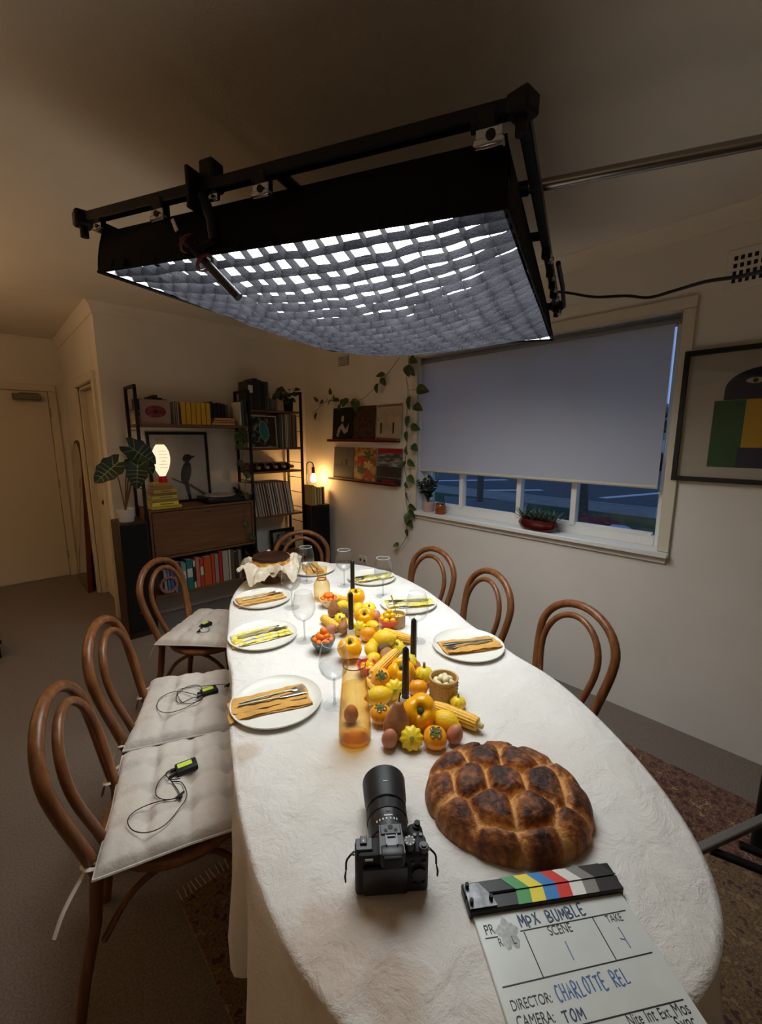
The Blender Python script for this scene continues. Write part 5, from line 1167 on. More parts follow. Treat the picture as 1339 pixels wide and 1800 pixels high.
# lower shelf of coloured books
low = [(.026, .20, (150, 148, 140), 'pale grey'), (.022, .215, (96, 120, 150), 'slate blue'), (.03, .225, (70, 100, 150), 'mid blue'), (.024, .21, (120, 140, 150), 'grey blue'), (.03, .25, (58, 84, 92), 'dark teal'), (.04, .235, (128, 150, 150), 'pale teal'), (.052, .255, (40, 116, 104), 'thick teal'), (.02, .24, (214, 210, 200), 'white'), (.034, .262, (196, 116, 92), 'salmon'), (.03, .25, (188, 70, 52), 'brick red'), (.066, .255, (188, 84, 38), 'thick orange'), (.026, .265, (196, 76, 44), 'bright orange red'), (.036, .262, (150, 130, 116), 'patterned grey'), (.03, .285, (178, 44, 34), 'tall red'), (.056, .28, (168, 162, 146), 'wide patterned grey'), (.02, .28, (190, 184, 164), 'narrow cream'), (.034, .27, (92, 78, 60), 'brown'), (.03, .25, (60, 50, 44), 'dark brown'), (.03, .26, (120, 116, 104), 'dull grey')]
x = .985
for w_, hh, c, nm in low:
    book('book', nm + ' book standing on the lowest walnut shelf', (x + w_ / 2, SF + .11, Z_LOW + .001), (w_, .20, hh), c, group='books on the lowest shelf', band=((206, 204, 196), .55, .3) if nm in ('thick teal', 'brick red', 'pale teal') else (((40, 40, 40), .5, .55) if nm == 'white' else None)); x += w_ + e + .0012
rg_ = thing('woven_ring', 'pinkish round woven ring propped in front of the blue books', 'ornament', (1.02, SF - .002 + .012, Z_LOW + .002))
bm = NB(); tube(bm, [(.062 * math.cos(k * PI / 16), -.004, .075 + .062 * math.sin(k * PI / 16)) for k in range(32)], .012, 8, closed=True); obj('ring', bm, M('pink_weave', (160, 104, 92), .8, var=.3, vs=80), rg_)
# top shelf, left bay
book('art_book', 'grey book with a red eye on its cover, facing out on the top shelf', (1.045, SF + .055, Z_TOP + .001), (.028, .21, .185), (150, 128, 122), R_(80), group=None)
eye = [o for o in bpy.data.objects if o.name.startswith('art_book')][0]
bm = NB(); mt = TR(-.0145, .0, .095) @ Matrix.Rotation(-PI / 2, 4, 'Y')
lathe(bm, [(.0005, .001), (.045, .001), (.046, 0)], 28, mt @ Matrix.Scale(1.6, 4, (0, 1, 0))); obj('eye_print', bm, M('red_eye', (120, 52, 46), .6, var=.5, vs=30), eye)
bm = NB(); lathe(bm, [(.0005, .0016), (.016, .0016), (.017, 0)], 20, mt); obj('pupil_print', bm, M('dark_pupil', (40, 20, 22), .5), eye)
x = 1.165
for w_, hh, c, nm in ((.010, .175, (150, 146, 140), 'slim grey'), (.013, .180, (128, 122, 116), 'grey'), (.012, .176, (170, 166, 158), 'slim pale')):
    book('book', nm + ' book between the eye cover and the yellow row, top shelf', (x + w_ / 2, SF + .09, Z_TOP + .001), (w_, .16, hh), c); x += w_ + .002
x = 1.222
for k in range(6):
    o = book('yellow_book', ('first', 'second', 'third', 'fourth', 'fifth', 'last')[k] + ' of six matching yellow books on the top shelf, counted from the eye cover', (x + .0195, SF + .10, Z_TOP + .001), (.0385, .17, .178), (206, 164, 40), group='six matching yellow books'); x += .0398
for k, (w_, hh, c) in enumerate(((.03, .18, (30, 30, 34)), (.028, .19, (36, 34, 34)), (.034, .17, (24, 28, 34)), (.03, .182, (44, 40, 38)), (.028, .175, (28, 36, 44)), (.03, .17, (70, 74, 80)))):
    book('book', ('first', 'second', 'third', 'fourth', 'fifth', 'sixth')[k] + ' dark book behind the orange books, counted from the yellow row', (1.475 + k * .0325, SF + .185, Z_TOP + .001), (w_, .15, hh + .01), c, group='dark books on the top shelf')
for k, (c, nm) in enumerate((((190, 170, 140), 'cream'), ((208, 120, 56), 'orange'), ((196, 160, 110), 'tan'))):
    flat_book('book', nm + ' book lying flat in front of the dark books, top shelf', (1.565 + .006 * k, SF + .07, Z_TOP + .001 + k * .0205), (.20 - .012 * k, .125, .02), c, 0, 'flat books on the top shelf')
# stack of pale books and grey box behind the left upright
for k in range(5):
    flat_book('book', ('bottom', 'second', 'third', 'fourth', 'top')[k] + ' book of the pale stack behind the end upright', (.968, SR - .09, Z_TOP + .001 + k * .0215), (.09, .15, .021), ((180, 160, 130), (150, 100, 60), (196, 186, 166), (120, 96, 70), (176, 170, 156))[k], .1)
book('storage_tin', 'dark grey tin standing on the pale book stack, top shelf', (.968, SR - .09, Z_TOP + .11), (.075, .10, .085), (64, 60, 58), 0, 'tin')
for k, (c, hh, nm) in enumerate((((46, 66, 62), .215, 'dark green'), ((40, 62, 70), .23, 'deep teal'), ((30, 32, 34), .21, 'black'), ((74, 70, 66), .2, 'charcoal'))):
    book('book', nm + ' book standing behind the eye cover, top shelf', (1.045 + k * .034, SR - .075, Z_TOP + .001), (.03, .13, hh), c)
# -- framed bird print on the cabinet
ZK = .575 + CHT + .001
fp = thing('bird_print', 'black-framed print of a dark bird on a twig, leaning on the wall', 'framed print', (1.275, SR + .004, ZK)); fp.rotation_euler.x = -.035
FWd, FHt = .50, .61
bm = NB()
for s in (-1, 1): box(bm, (s * (FWd / 2 - .011), 0, FHt / 2), (.022, .02, FHt), .001)
for z in (.011, FHt - .011): box(bm, (0, 0, z), (FWd - .044, .02, .022), .001)
obj('frame', bm, dark_m, fp)
bm = NB(); box(bm, (0, .004, FHt / 2), (FWd - .04, .006, FHt - .04)); prt = obj('paper', bm, M('print_paper', (188, 182, 172), .6), fp)
bird_m = M('bird_ink', (44, 44, 52), .7, var=.3, vs=40); yy = .0003
def flat(poly, nm, mat, par, y=yy, th=.0006, ori=None):
    """thin print lying on a vertical board facing -y: poly in (x, z)"""
    bm = NB(); prism(bm, poly, -th, th, TR(0, y, 0) @ Matrix.Rotation(PI / 2, 4, 'X')); return obj(nm, bm, mat, par)
def blob(cx_, cz_, a, b, rot, n_=18): return [(cx_ + a * math.cos(k * 2 * PI / n_) * math.cos(rot) - b * math.sin(k * 2 * PI / n_) * math.sin(rot), cz_ + a * math.cos(k * 2 * PI / n_) * math.sin(rot) + b * math.sin(k * 2 * PI / n_) * math.cos(rot)) for k in range(n_)]
flat(blob(.045, .255, .105, .043, 1.35), 'bird_body', bird_m, prt, 0); flat(blob(.062, .385, .040, .032, .5), 'bird_head', bird_m, prt, -.0003)
flat([(.085, .40), (.135, .405), (.13, .396), (.09, .375)], 'bird_beak', bird_m, prt, -.0003); flat([(.02, .18), (.06, .18), (.075, .02), (.05, .02)], 'bird_tail', bird_m, prt, -.0003)
flat([(.06, .14), (.07, .165), (.24, .03), (.23, .015)], 'twig', M('twig_ink', (84, 72, 62), .7), prt, 0); flat([(-.08, .21), (-.08, .222), (.03, .165), (.03, .15)], 'twig', M('twig_ink', (84, 72, 62)), prt, -.0002)
bm = NB(); box(bm, (0, -.004, FHt / 2), (FWd - .046, .002, FHt - .046)); obj('glazing', bm, glass('picture_glass', (248, 248, 248)), fp)
# -- stack of yellow books on the cabinet and the glowing lamp
stk = [(.225, .024, (216, 196, 66), 'bottom'), (.20, .034, (232, 214, 70), 'second'), (.19, .02, (170, 146, 78), 'third'), (.185, .03, (206, 184, 92), 'fourth'), (.186, .018, (150, 120, 50), 'fifth'), (.17, .03, (206, 170, 80), 'sixth'), (.152, .024, (168, 140, 84), 'seventh'), (.13, .024, (196, 150, 62), 'topmost')]
z = ZK
for k, (L, th, c, nm) in enumerate(stk):
    flat_book('yellow_book', nm + ' book of the tapering yellow stack under the glowing lamp', (1.052 + (L - .2) * .25 + .009 * math.sin(k * 4.1), SF + .075 + .006 * math.cos(k * 3), z), (L, .14, th), c, .03 * math.sin(k * 2), 'yellow stack on the cabinet', ((120, 104, 60), .05, .5) if k in (1, 3, 5) else None); z += th + .0006
lp = thing('glowing_lamp', 'glowing glass bulb lamp with red base on the yellow book stack', 'lamp', (1.062, SF + .075, z))
lamp_mat = emitter('lamp_glow', (255, 230, 192), TABLE_LAMP_L)
bm = NB(); lathe(bm, [(.0005, 0), (.034, 0), (.035, .006), (.030, .044), (.026, .05), (.0005, .05)], 28); obj('red_base', bm, M('red_resin', (206, 22, 26), .35), lp)
bm = NB(); lathe(bm, [(.022, .05), (.035, .075), (.052, .11), (.064, .16), (.066, .20), (.06, .245), (.044, .28), (.03, .30)], 36); gb = obj('glass_globe', bm, lamp_mat, lp)
bm = NB(); lathe(bm, [(.03, .30), (.024, .315), (.023, .335), (.034, .352)], 28); obj('glass_neck', bm, glass('lamp_neck', (254, 244, 226), (236, 214, 180)), lp)
for k in range(6):
    bm = NB(); zz = .25 - k * .026; rr = .066 * (1 - abs(zz - .19) * 1.4)
    tube(bm, [(rr * math.sin(a) * 1.004, -rr * math.cos(a) * 1.004, zz) for a in [(-.5 + q * .1) * (1 if k != 3 else .5) for q in range(11)]], .0012, 4); obj('etched_line', bm, M('etched_text', (150, 120, 80), .7), gb)
# -- record player
tt = thing('record_player', 'black record player with a pale platter on the cabinet', 'record player', (1.585, 3.815, ZK))
bm = NB(); box(bm, (0, 0, .028), (.40, .27, .045), .006, None, 2)
for sx_ in (-.17, .17):
    for sy_ in (-.11, .11): cyl(bm, (sx_, sy_, 0), (sx_, sy_, .01), .016, n=12)
obj('plinth', bm, M('gloss_black', (16, 16, 17), .3), tt)
bm = NB(); lathe(bm, [(.0005, .064), (.132, .064), (.134, .06), (.132, .052), (.0005, .052)], 48, TR(-.04, 0, 0)); pl = obj('platter', bm, M('felt_mat', (170, 158, 148), .8), tt)
bm = NB(); cyl(bm, (-.04, 0, .064), (-.04, 0, .072), .0035, n=10); obj('spindle', bm, steel_m, pl)
bm = NB(); cyl(bm, (.155, .09, .05), (.155, .09, .085), .018, n=16); tube(bm, [(.155, .12, .088), (.155, .05, .088), (.14, -.06, .078), (.10, -.10, .07)], .005, 8); box(bm, (.097, -.105, .068), (.018, .026, .01), .002); cyl(bm, (.155, .115, .088), (.155, .14, .088), .014, n=12); obj('tonearm', bm, M('black_satin', (30, 30, 31), .35, .3), tt)
# -- right bay: top
def pot(name, label, loc, r, h_, col, cat='plant pot'):
    t = thing(name, label, cat, loc); bm = NB(); lathe(bm, [(.0005, 0), (r * .8, 0), (r * .82, .004), (r, h_), (r * .93, h_), (r * .9, h_ * .9), (.0005, h_ * .88)], 32); obj('pot_wall', bm, M('pot_%d_%d_%d' % col, col, .6), t)
    bm = NB(); lathe(bm, [(r * .9, h_ * .885), (.0005, h_ * .9)], 20); obj('soil', bm, M('soil', (40, 30, 22), 1), t); return t
leaf_m = M('pothos_leaf', (52, 74, 34), .42, col2=(104, 124, 62), vs=16, lo=.55, hi=.75)
def leaf_mesh(L, wd, mat, fold=.25, curl=.2, nm='leaf'):
    bm = NB()
    def f(u, v):
        s = v * 2 - 1; ww = wd * (math.sin(PI * min(1, u ** .62)) ** .8) * .5
        x = u * L - (.12 * L * (1 - u) ** 3 * abs(s) ** .8); return V((x, s * ww, abs(s) * ww * fold - curl * L * u * u))
    gridsurf(bm, 8, 4, f); bmesh.ops.remove_doubles(bm, verts=bm.verts, dist=.0002); return MESH(nm, bm, mat, 60)
pothos_me = leaf_mesh(.075, .058, leaf_m)
def put_leaf(par, p, d, nrm, sc, me=None, nm='leaf'):
    d = V(d).normalized(); nrm = (V(nrm) - d * V(nrm).dot(d)).normalized(); y = nrm.cross(d)
    mt = Matrix((d, y, nrm)).transposed().to_4x4(); mt.translation = V(p)
    o = link(nm, me or pothos_me, par); o.matrix_local = mt @ Matrix.Scale(sc, 4); return o
def vine(name, label, pts, leaves, stem_r=.0022, seed=1, plane='x'):
    """pts in world; leaves: (world point, size)"""
    t = thing(name, label, 'vine', pts[0]); O = V(pts[0]); rn = random.Random(seed)
    bm = NB(); tube(bm, smooth_pts([V(p) - O for p in pts], 5), stem_r, 6); obj('stem', bm, M('vine_stem', (88, 84, 44), .6), t)
    sp = smooth_pts(pts, 8)
    for p, sc in leaves:
        q = min(sp, key=lambda s: (s - V(p)).length)
        d = V(p) - q; d.z -= .02; d = d if d.length > .004 else V((0, rn.uniform(-1, 1), -1))
        bm = NB(); tube(bm, [q - O, V(p) - d.normalized() * .03 * sc - O], .0013, 4); obj('leaf_stalk', bm, M('vine_stem', (88, 84, 44)), t)
        nrm = V((-1, rn.uniform(-.5, .5), rn.uniform(.0, .7))) if plane == 'x' else V((rn.uniform(-.5, .5), -1, rn.uniform(0, .6)))
        put_leaf(t, V(p) - d.normalized() * .035 * sc - O, d + V((rn.uniform(-.03, .03), rn.uniform(-.03, .03), -.02)), nrm, sc)
    return t
ZT = ZR[0] + .001
for k, (x_, w_, hh, c, nm) in enumerate(((1.792, .055, .245, (40, 38, 40), 'black white-labelled'), (1.85, .04, .27, (34, 34, 36), 'tall black'), (1.89, .03, .26, (44, 44, 46), 'charcoal'), (1.922, .026, .25, (30, 32, 34), 'near-black'), (1.95, .022, .24, (56, 58, 62), 'dark slate'), (1.974, .02, .25, (84, 86, 92), 'grey slate'))):
    book('book', nm + ' book standing on top of the record shelves', (x_ + w_ / 2, SF + .09, ZT), (w_, .18, hh), c, band=((206, 204, 198), .72, .26) if k == 0 else None, group='dark books above the framed print')
for k, (c, nm) in enumerate((((200, 196, 188), 'white'), ((66, 84, 70), 'green'), ((52, 52, 56), 'charcoal'))):
    book('book', nm + ' book at the end of the top shelf by the middle upright', (1.715 + k * .025, SF + .085, Z_TOP + .001), (.023, .16, .2 + .01 * k), c)
for k, (x_, r, hh, c, lab) in enumerate(((2.07, .055, .10, (112, 100, 94), 'dull brown plant pot on top of the record shelves'), (2.255, .05, .115, (18, 34, 38), 'dark teal plant pot at the corner end of the shelving'))):
    pt = pot('plant_pot', lab, (x_, SF + .10, ZT), r, hh, c)
    rn = random.Random(k + 2)
    ft = thing('trailing_plant', ('leafy pale-green plant in the dull brown pot', 'dark leafy plant in the teal pot at the shelf end')[k], 'plant', (x_, SF + .10, ZT + hh * .9))
    for i in range(14):
        a = rn.uniform(0, 2 * PI); L = rn.uniform(.03, .10); d = V((math.cos(a) * .7, math.sin(a) * .7, rn.uniform(.4, 1.3))); tip = d * L
        bm = NB(); tube(bm, [(0, 0, 0), tip * .6 + V((0, 0, .01)), tip], .0018, 4); obj('stem', bm, M('vine_stem', (88, 84, 44)), ft)
        put_leaf(ft, tip, d + V((0, 0, -.9)), V((-.3, -1, .6)), rn.uniform(.7, 1.1))
# second shelf: turquoise print and records
tp = thing('turquoise_print', 'white-framed aerial print of a turquoise rock pool', 'framed print', (1.95, SF + .06, ZR[1] + .001)); tp.rotation_euler.x = -.06
bm = NB()
for s in (-1, 1): box(bm, (s * .143, 0, .148), (.010, .016, .296))
for z in (.005, .291): box(bm, (0, 0, z), (.276, .016, .010))
obj('frame', bm, M('white_frame', (206, 202, 194), .5), tp)
bm = NB(); box(bm, (0, .003, .148), (.278, .004, .278)); pr = obj('print', bm, M('rocky_shore', (28, 40, 42), .6, col2=(150, 150, 138), vs=22, lo=.5, hi=.62), tp)
flat(blob(.02, .155, .095, .048, 1.7), 'pool_rim', M('sand_rim', (170, 152, 120), .6), pr, 0, .0008); flat(blob(.02, .155, .085, .040, 1.7), 'pool_water', M('turquoise_water', (38, 128, 128), .5, var=.25, vs=30), pr, -.0008, .0008)
flat([(.07, .02), (.138, .01), (.138, .285), (.06, .285), (.085, .15)], 'cliff', M('cliff', (62, 52, 34), .7, var=.4, vs=30), pr, -.0003, .0006)
def record(label, loc, col, grp, tilt=0, ang=0, th=.0042):
    t = thing('record_sleeve', label, 'record', loc, ang, grp); t.rotation_euler.y = tilt
    m = M('sleeve_%d_%d_%d' % col, col, .6); bm = NB()
    for s in (-1, 1): box(bm, (s * (th / 2 - .0005), 0, .157), (.001, .314 * .86, .314))
    box(bm, (0, -.135 + .0005, .157), (th, .001, .314)); obj('sleeve', bm, m, t); return t
rn = random.Random(9); pal = [(190, 184, 172), (60, 52, 48), (28, 26, 26), (120, 70, 60), (84, 82, 84), (40, 58, 64), (150, 140, 128), (206, 200, 190), (70, 48, 40), (100, 98, 96)]
ORD = 'first second third fourth fifth sixth seventh eighth ninth tenth eleventh twelfth thirteenth fourteenth fifteenth sixteenth seventeenth eighteenth nineteenth'.split()
def ordinal(n_):
    if n_ <= 19: return ORD[n_ - 1]
    tens = {2: 'twent', 3: 'thirt', 4: 'fort', 5: 'fift'}[n_ // 10]
    return tens + 'ieth' if n_ % 10 == 0 else tens + 'y-' + ORD[n_ % 10 - 1]
palname = ['cream', 'dark brown', 'black', 'dull red', 'grey', 'dark teal', 'beige', 'off-white', 'brown', 'mid grey']
x = 2.11
for k in range(26):
    th = rn.choice((.005, .0065, .008)); 
    if x + th > 2.315: break
    ci = rn.randrange(10)
    record('%s record sleeve, %s from the turquoise print' % (palname[ci], ordinal(k + 1)), (x + th / 2, SF + .155, ZR[1] + .001), pal[ci], 'records on the upper record shelf', 0, 0, th); x += th + .0006
# wine bottles lying on the third shelf
bm = NB(); lathe(bm, [(.0005, 0), (.034, 0), (.037, .006), (.037, .185), (.033, .205), (.018, .232), (.0145, .245), (.0145, .292), (.0005, .292)], 24, Matrix.Rotation(PI / 2, 4, 'X')); 
btl = [MESH('bottle_glass', bm, M('wine_glass_green', (22, 26, 16), .12, spec=.6))]
bm = NB(); lathe(bm, [(.0005, .2935), (.0152, .2935), (.0157, .288), (.0157, .25), (.0148, .248)], 20, Matrix.Rotation(PI / 2, 4, 'X')); cap_me = MESH('foil_cap', bm, M('pale_foil', (170, 140, 110), .4, .3))
bm = NB(); lathe(bm, [(.0374, .06), (.0375, .061), (.0375, .15), (.0374, .151)], 24, Matrix.Rotation(PI / 2, 4, 'X')); lab_me = MESH('paper_label', bm, M('wine_label', (150, 90, 56), .7))
for k in range(5):
    inst('wine_bottle', ('first', 'second', 'third', 'fourth', 'last')[k] + ' wine bottle lying on the shelf, counted from the middle upright', 'bottle', (1.862 + k * .088, SR - .005, ZR[2] + .0385), [('bottle_glass', btl[0], [('foil_cap', cap_me), ('paper_label', lab_me)])], (0, 0, 0), 1.0, 'wine bottles lying in a row')
# record row
x = 1.825
for k in range(60):
    th = rn.choice((.0055, .007, .009, .011))
    if x + th > 2.235: break
    ci = rn.randrange(10) if k % 3 else 7
    record('%s record sleeve, %s from the middle upright in the long leaning row' % (palname[ci], ordinal(k + 1)), (x + th / 2, SF + .15, ZR[3] + .001), pal[ci], 'records in the long record row', -.16 if k > 2 else -.12, 0, th); x += th * 1.02 + .0012
# bottom bay: small framed photo, leaning records, fan
fr_ = thing('small_photo', 'small dark-framed black-and-white photo on the low shelf', 'framed photo', (2.20, SR - .08, ZR[4] + .001)); fr_.rotation_euler.x = -.08
bm = NB()
for s in (-1, 1): box(bm, (s * .125, 0, .11), (.03, .018, .22), .002)
for z in (.015, .205): box(bm, (0, 0, z), (.22, .018, .03), .002)
obj('frame', bm, dark_m, fr_); bm = NB(); box(bm, (0, .003, .11), (.224, .004, .164)); obj('photo', bm, M('bw_photo', (150, 148, 140), .5, col2=(60, 58, 56), vs=14, lo=.45, hi=.6), fr_)
record('black-and-white record leaning diagonally on the low shelf', (1.875, SF + .15, ZR[4] + .012), (200, 196, 188), None, -.5, 0, .006); record('dark record leaning behind the diagonal pale record, low shelf', (1.855, SF + .155, ZR[4] + .012), (30, 30, 32), None, -.5, 0, .006)
fn_ = thing('film_camera', 'old folding film camera standing on the low shelf', 'camera', (2.06, SF + .08, ZR[4] + .001))
bm = NB(); box(bm, (0, 0, .045), (.13, .05, .09), .008, None, 2); obj('body', bm, M('gloss_black', (16, 16, 17)), fn_); bm = NB(); lathe(bm, [(.04, .025), (.034, .05), (.03, .07), (.026, .071), (.022, .06), (.0005, .06)], 28, TR(0, 0, .05) @ Matrix.Rotation(PI / 2, 4, 'X')); obj('lens', bm, M('black_satin', (30, 30, 31)), fn_)
bm = NB(); box(bm, (0, 0, .1), (.05, .03, .025), .005); obj('prism', bm, M('black_satin', (30, 30, 31)), fn_)
# trailing vine by the middle upright
def W(px, py, y=SF - .03): return at_y(px, py, y)
c4 = lambda x, y: W(390 + x * .1718, 650 + y * .1718)
vine('trailing_vine', 'trailing vine hanging down beside the middle upright of the shelving', [c4(190, 640), c4(215, 800), c4(215, 930), c4(245, 1080), c4(235, 1230), c4(250, 1400), c4(240, 1560), c4(260, 1740)], [(c4(*q), s) for q, s in (((150, 680), 1.3), ((200, 720), 1.4), ((240, 690), 1.2), ((180, 780), 1.1), ((230, 640), 1.1), ((170, 950), .9), ((205, 985), .8), ((260, 1070), .9), ((290, 1080), .8), ((240, 1130), .7), ((265, 1290), .9), ((240, 1590), .7), ((300, 1690), .9), ((320, 1710), .8))], .002, 4, 'y')
# ------------------------------------------------------------------ tall speakers
def speaker(label, loc, ang, w_, d_, h_, side):
    t = thing('tall_speaker', label, 'speaker', loc, ang)
    bm = NB(); box(bm, (0, 0, h_ / 2), (w_, d_, h_), .004); obj('cabinet_box', bm, side, t)
    bm = NB(); box(bm, (0, -d_ / 2 - .006, h_ / 2 + .02), (w_ * .92, .014, h_ * .92), .004); g = obj('grille', bm, M('speaker_cloth', (14, 14, 15), .9, bump=.3, bs=500), t)
    bm = NB(); box(bm, (0, -d_ / 2 - .0135, h_ * .22), (.03, .002, .008)); obj('badge', bm, M('badge_silver', (120, 120, 120), .4, .6), g); return t
sp_wood = wood('speaker_veneer', (44, 28, 20), (60, 38, 26), .4, 2, 4)
# local -y is the grille face
a1 = math.atan2(-.75, .66)
SPK1 = V((.787, 3.745, 0)); SA1 = math.atan2(.75, .66)
speaker('tall dark wooden speaker at the wall end with a potted plant on top', SPK1, 0, .193, .27, .915, sp_wood)
SPK2 = V((2.44, 3.63, 0))
speaker('tall black speaker in the corner with books and bulb lamp on top', SPK2, R_(-8), .20, .22, .885, M('black_laminate', (22, 21, 21), .5))
# things on the corner speaker
z = .8855
for k, (x_, w_, hh, c, nm) in enumerate(((-.085, .026, .20, (176, 160, 110), 'tall pale'), (-.056, .03, .185, (190, 178, 130), 'cream'), (-.022, .03, .175, (170, 164, 110), 'pale green'), (.008, .024, .168, (196, 190, 150), 'ivory'), (.030, .016, .165, (30, 28, 28), 'slim black'))):
    book('book', nm + ' book standing on the corner speaker under the bulb', (SPK2.x + x_, SPK2.y - .02, z), (w_, .13, hh), c, group='books on the corner speaker')
bm = NB(); lathe(bm, [(.0005, 0), (.026, 0), (.027, .004), (.027, .17), (.0005, .17)], 24); 
o = thing('pillar_candle', 'amber pillar candle standing beside the bulb lamp', 'candle', (SPK2.x + .072, SPK2.y - .01, z)); obj('wax', bm, M('amber_wax', (206, 140, 36), .4), o)
bm = NB(); tube(bm, [(0, 0, .169), (.001, 0, .178)], .001, 5); obj('wick', bm, M('wick', (40, 38, 34)), o)
hl = thing('hook_lamp', 'black hook-shaped lamp with a glowing bare bulb in the corner', 'lamp', (SPK2.x - .045, SPK2.y + .075, z))
bm = NB(); lathe(bm, [(.0005, 0), (.028, 0), (.028, .012), (.0005, .014)], 24); obj('lamp_base', bm, dark_m, hl)
arc = [(0, 0, .01), (0, 0, .30), (0, 0, .38)] + [(.032 - .032 * math.cos(a), -.02 * (1 - math.cos(a)) / 2, .385 + .032 * math.sin(a)) for a in [k * PI / 8 for k in range(1, 9)]] + [(.064, -.02, .36)]
bm = NB(); tube(bm, arc, .005, 8); obj('bent_arm', bm, dark_m, hl)
bm = NB(); cyl(bm, (.064, -.02, .365), (.064, -.02, .30), .017, .017, 16); obj('bulb_socket', bm, M('socket_olive', (44, 40, 30), .5), hl)
bm = NB(); lathe(bm, [(.0135, .302), (.015, .292), (.024, .270), (.0295, .25), (.029, .232), (.02, .216), (.0005, .211)], 24, TR(.064, -.02, 0)); obj('bulb', bm, emitter('bulb_glow', (255, 194, 116), BULB_L), hl)
bm = NB(); tube(bm, smooth_pts([(.0, .02, .012), (.09, .03, .02), (.115, .01, -.1), (.11, .03, -.4), (.10, .05, -.8)], 5), .003, 6); obj('lamp_cord', bm, rubber_m, hl)
# plant on the left speaker
PP = V((.765, 3.70, .9155))
t = pot('white_pot', 'white plant pot on top of the wooden speaker', PP, .062, .095, (206, 202, 194))
al = thing('alocasia_plant', 'dark alocasia with pale-veined arrow leaves on the wooden speaker', 'plant', PP + V((0, 0, .084)))
alm = M('alocasia_leaf', (36, 54, 36), .4, var=.2, vs=14); vein_m = M('leaf_vein', (150, 160, 132), .5)
def aloc(L, wd):
    bm = NB()
    def half(u, s): 
        u2 = u; base = math.sin(PI * min(1, (u2 * .93 + .07)) ** .8) ** .75
        return wd * .5 * base * (1 + .07 * math.sin(u * 24))
    def f(u, v):
        s = v * 2 - 1; ww = half(u, s); x = (u - .25 * (1 - u) ** 2 * abs(s)) * L
        return V((x, s * ww, -.10 * L * u * u + abs(s) * ww * .22))
    gridsurf(bm, 22, 8, f); lm = MESH('leaf', bm, alm, 80)
    bm = NB(); tube(bm, [f(k / 10, .5) + V((0, 0, .0015)) for k in range(11)], [.0045 - .0003 * k for k in range(11)], 5)
    for k in range(1, 6):
        for s in (0, 1):
            u0 = .06 + k * .13; tube(bm, [f(u0 * (1 - q * .0) + q * .10 * (1 if k > 1 else -.6), .5 + (s - .5) * .92 * q) + V((0, 0, .0015)) for q in (0, .33, .66, 1)], [.0032, .0027, .0022, .0014], 4)
    return lm, MESH('vein', bm, vein_m)
L1m, L2m = aloc(.27, .21), aloc(.20, .15)
def W2(px, py, dy=0): return at_y(px, py, 3.70 + dy)
c3 = lambda x, y: (150 + x * .224, 640 + y * .224)
for (bx_, by_), (tx_, ty_), mm, dy, ss in (((380, 670), (575, 790), L1m, -.03, 1.0), ((410, 800), (400, 985), L2m, -.05, 1.05), ((225, 800), (45, 950), L2m, -.05, .95), ((330, 770), (260, 830), L2m, .05, .6), ((450, 720), (545, 900), L2m, .06, .9)):
    p, q = W2(*c3(bx_, by_), dy), W2(*c3(tx_, ty_), dy - .03)
    O = al.location; root = V((0, 0, 0)); mid = (p - O) * .5 + V((0, 0, .05))
    bm = NB(); tube(bm, smooth_pts([(0, 0, 0), mid, p - O], 6), [.006 - .0003 * k for k in range(13)], 7); obj('leaf_stalk', bm, M('alocasia_stalk', (104, 86, 50), .5), al)
    lf = put_leaf(al, p - O - (q - p) * .18, (q - p), V((-.35, -1, .45)), ss * (q - p).length / (.27 if mm is L1m else .20) * 1.1, mm[0]); link('vein', mm[1], lf)

# ------------------------------------------------------------------ hall mirror
mr = thing('arched_mirror', 'tall arched mirror with red-brown timber edge leaning by the hall doorway', 'mirror', (XC - .10, 5.33, 0), 0)
mr.rotation_euler = (0, .055, 0)
def arch(w_, h_, n_=20): return [(-w_ / 2, 0), (w_ / 2, 0)] + [(w_ / 2 * math.cos(a), h_ - w_ / 2 + w_ / 2 * math.sin(a)) for a in [PI * k / n_ for k in range(n_ + 1)]]
MX = Matrix(((0, 0, 1, 0), (1, 0, 0, 0), (0, 1, 0, 0), (0, 0, 0, 1)))       # (x,y,z)->(z,x,y): outline in local y,z
bm = NB(); prism(bm, arch(.56, 1.52), 0, .04, MX); obj('timber_edge', bm, M('mirror_timber', (96, 44, 34), .5), mr)
bm = NB(); prism(bm, [(x * .95, .012 + y * .985) for x, y in arch(.56, 1.5)], -.002, .0015, MX); obj('mirror_glass', bm, M('silvered_glass', (225, 222, 214), .03, 1.0), mr)

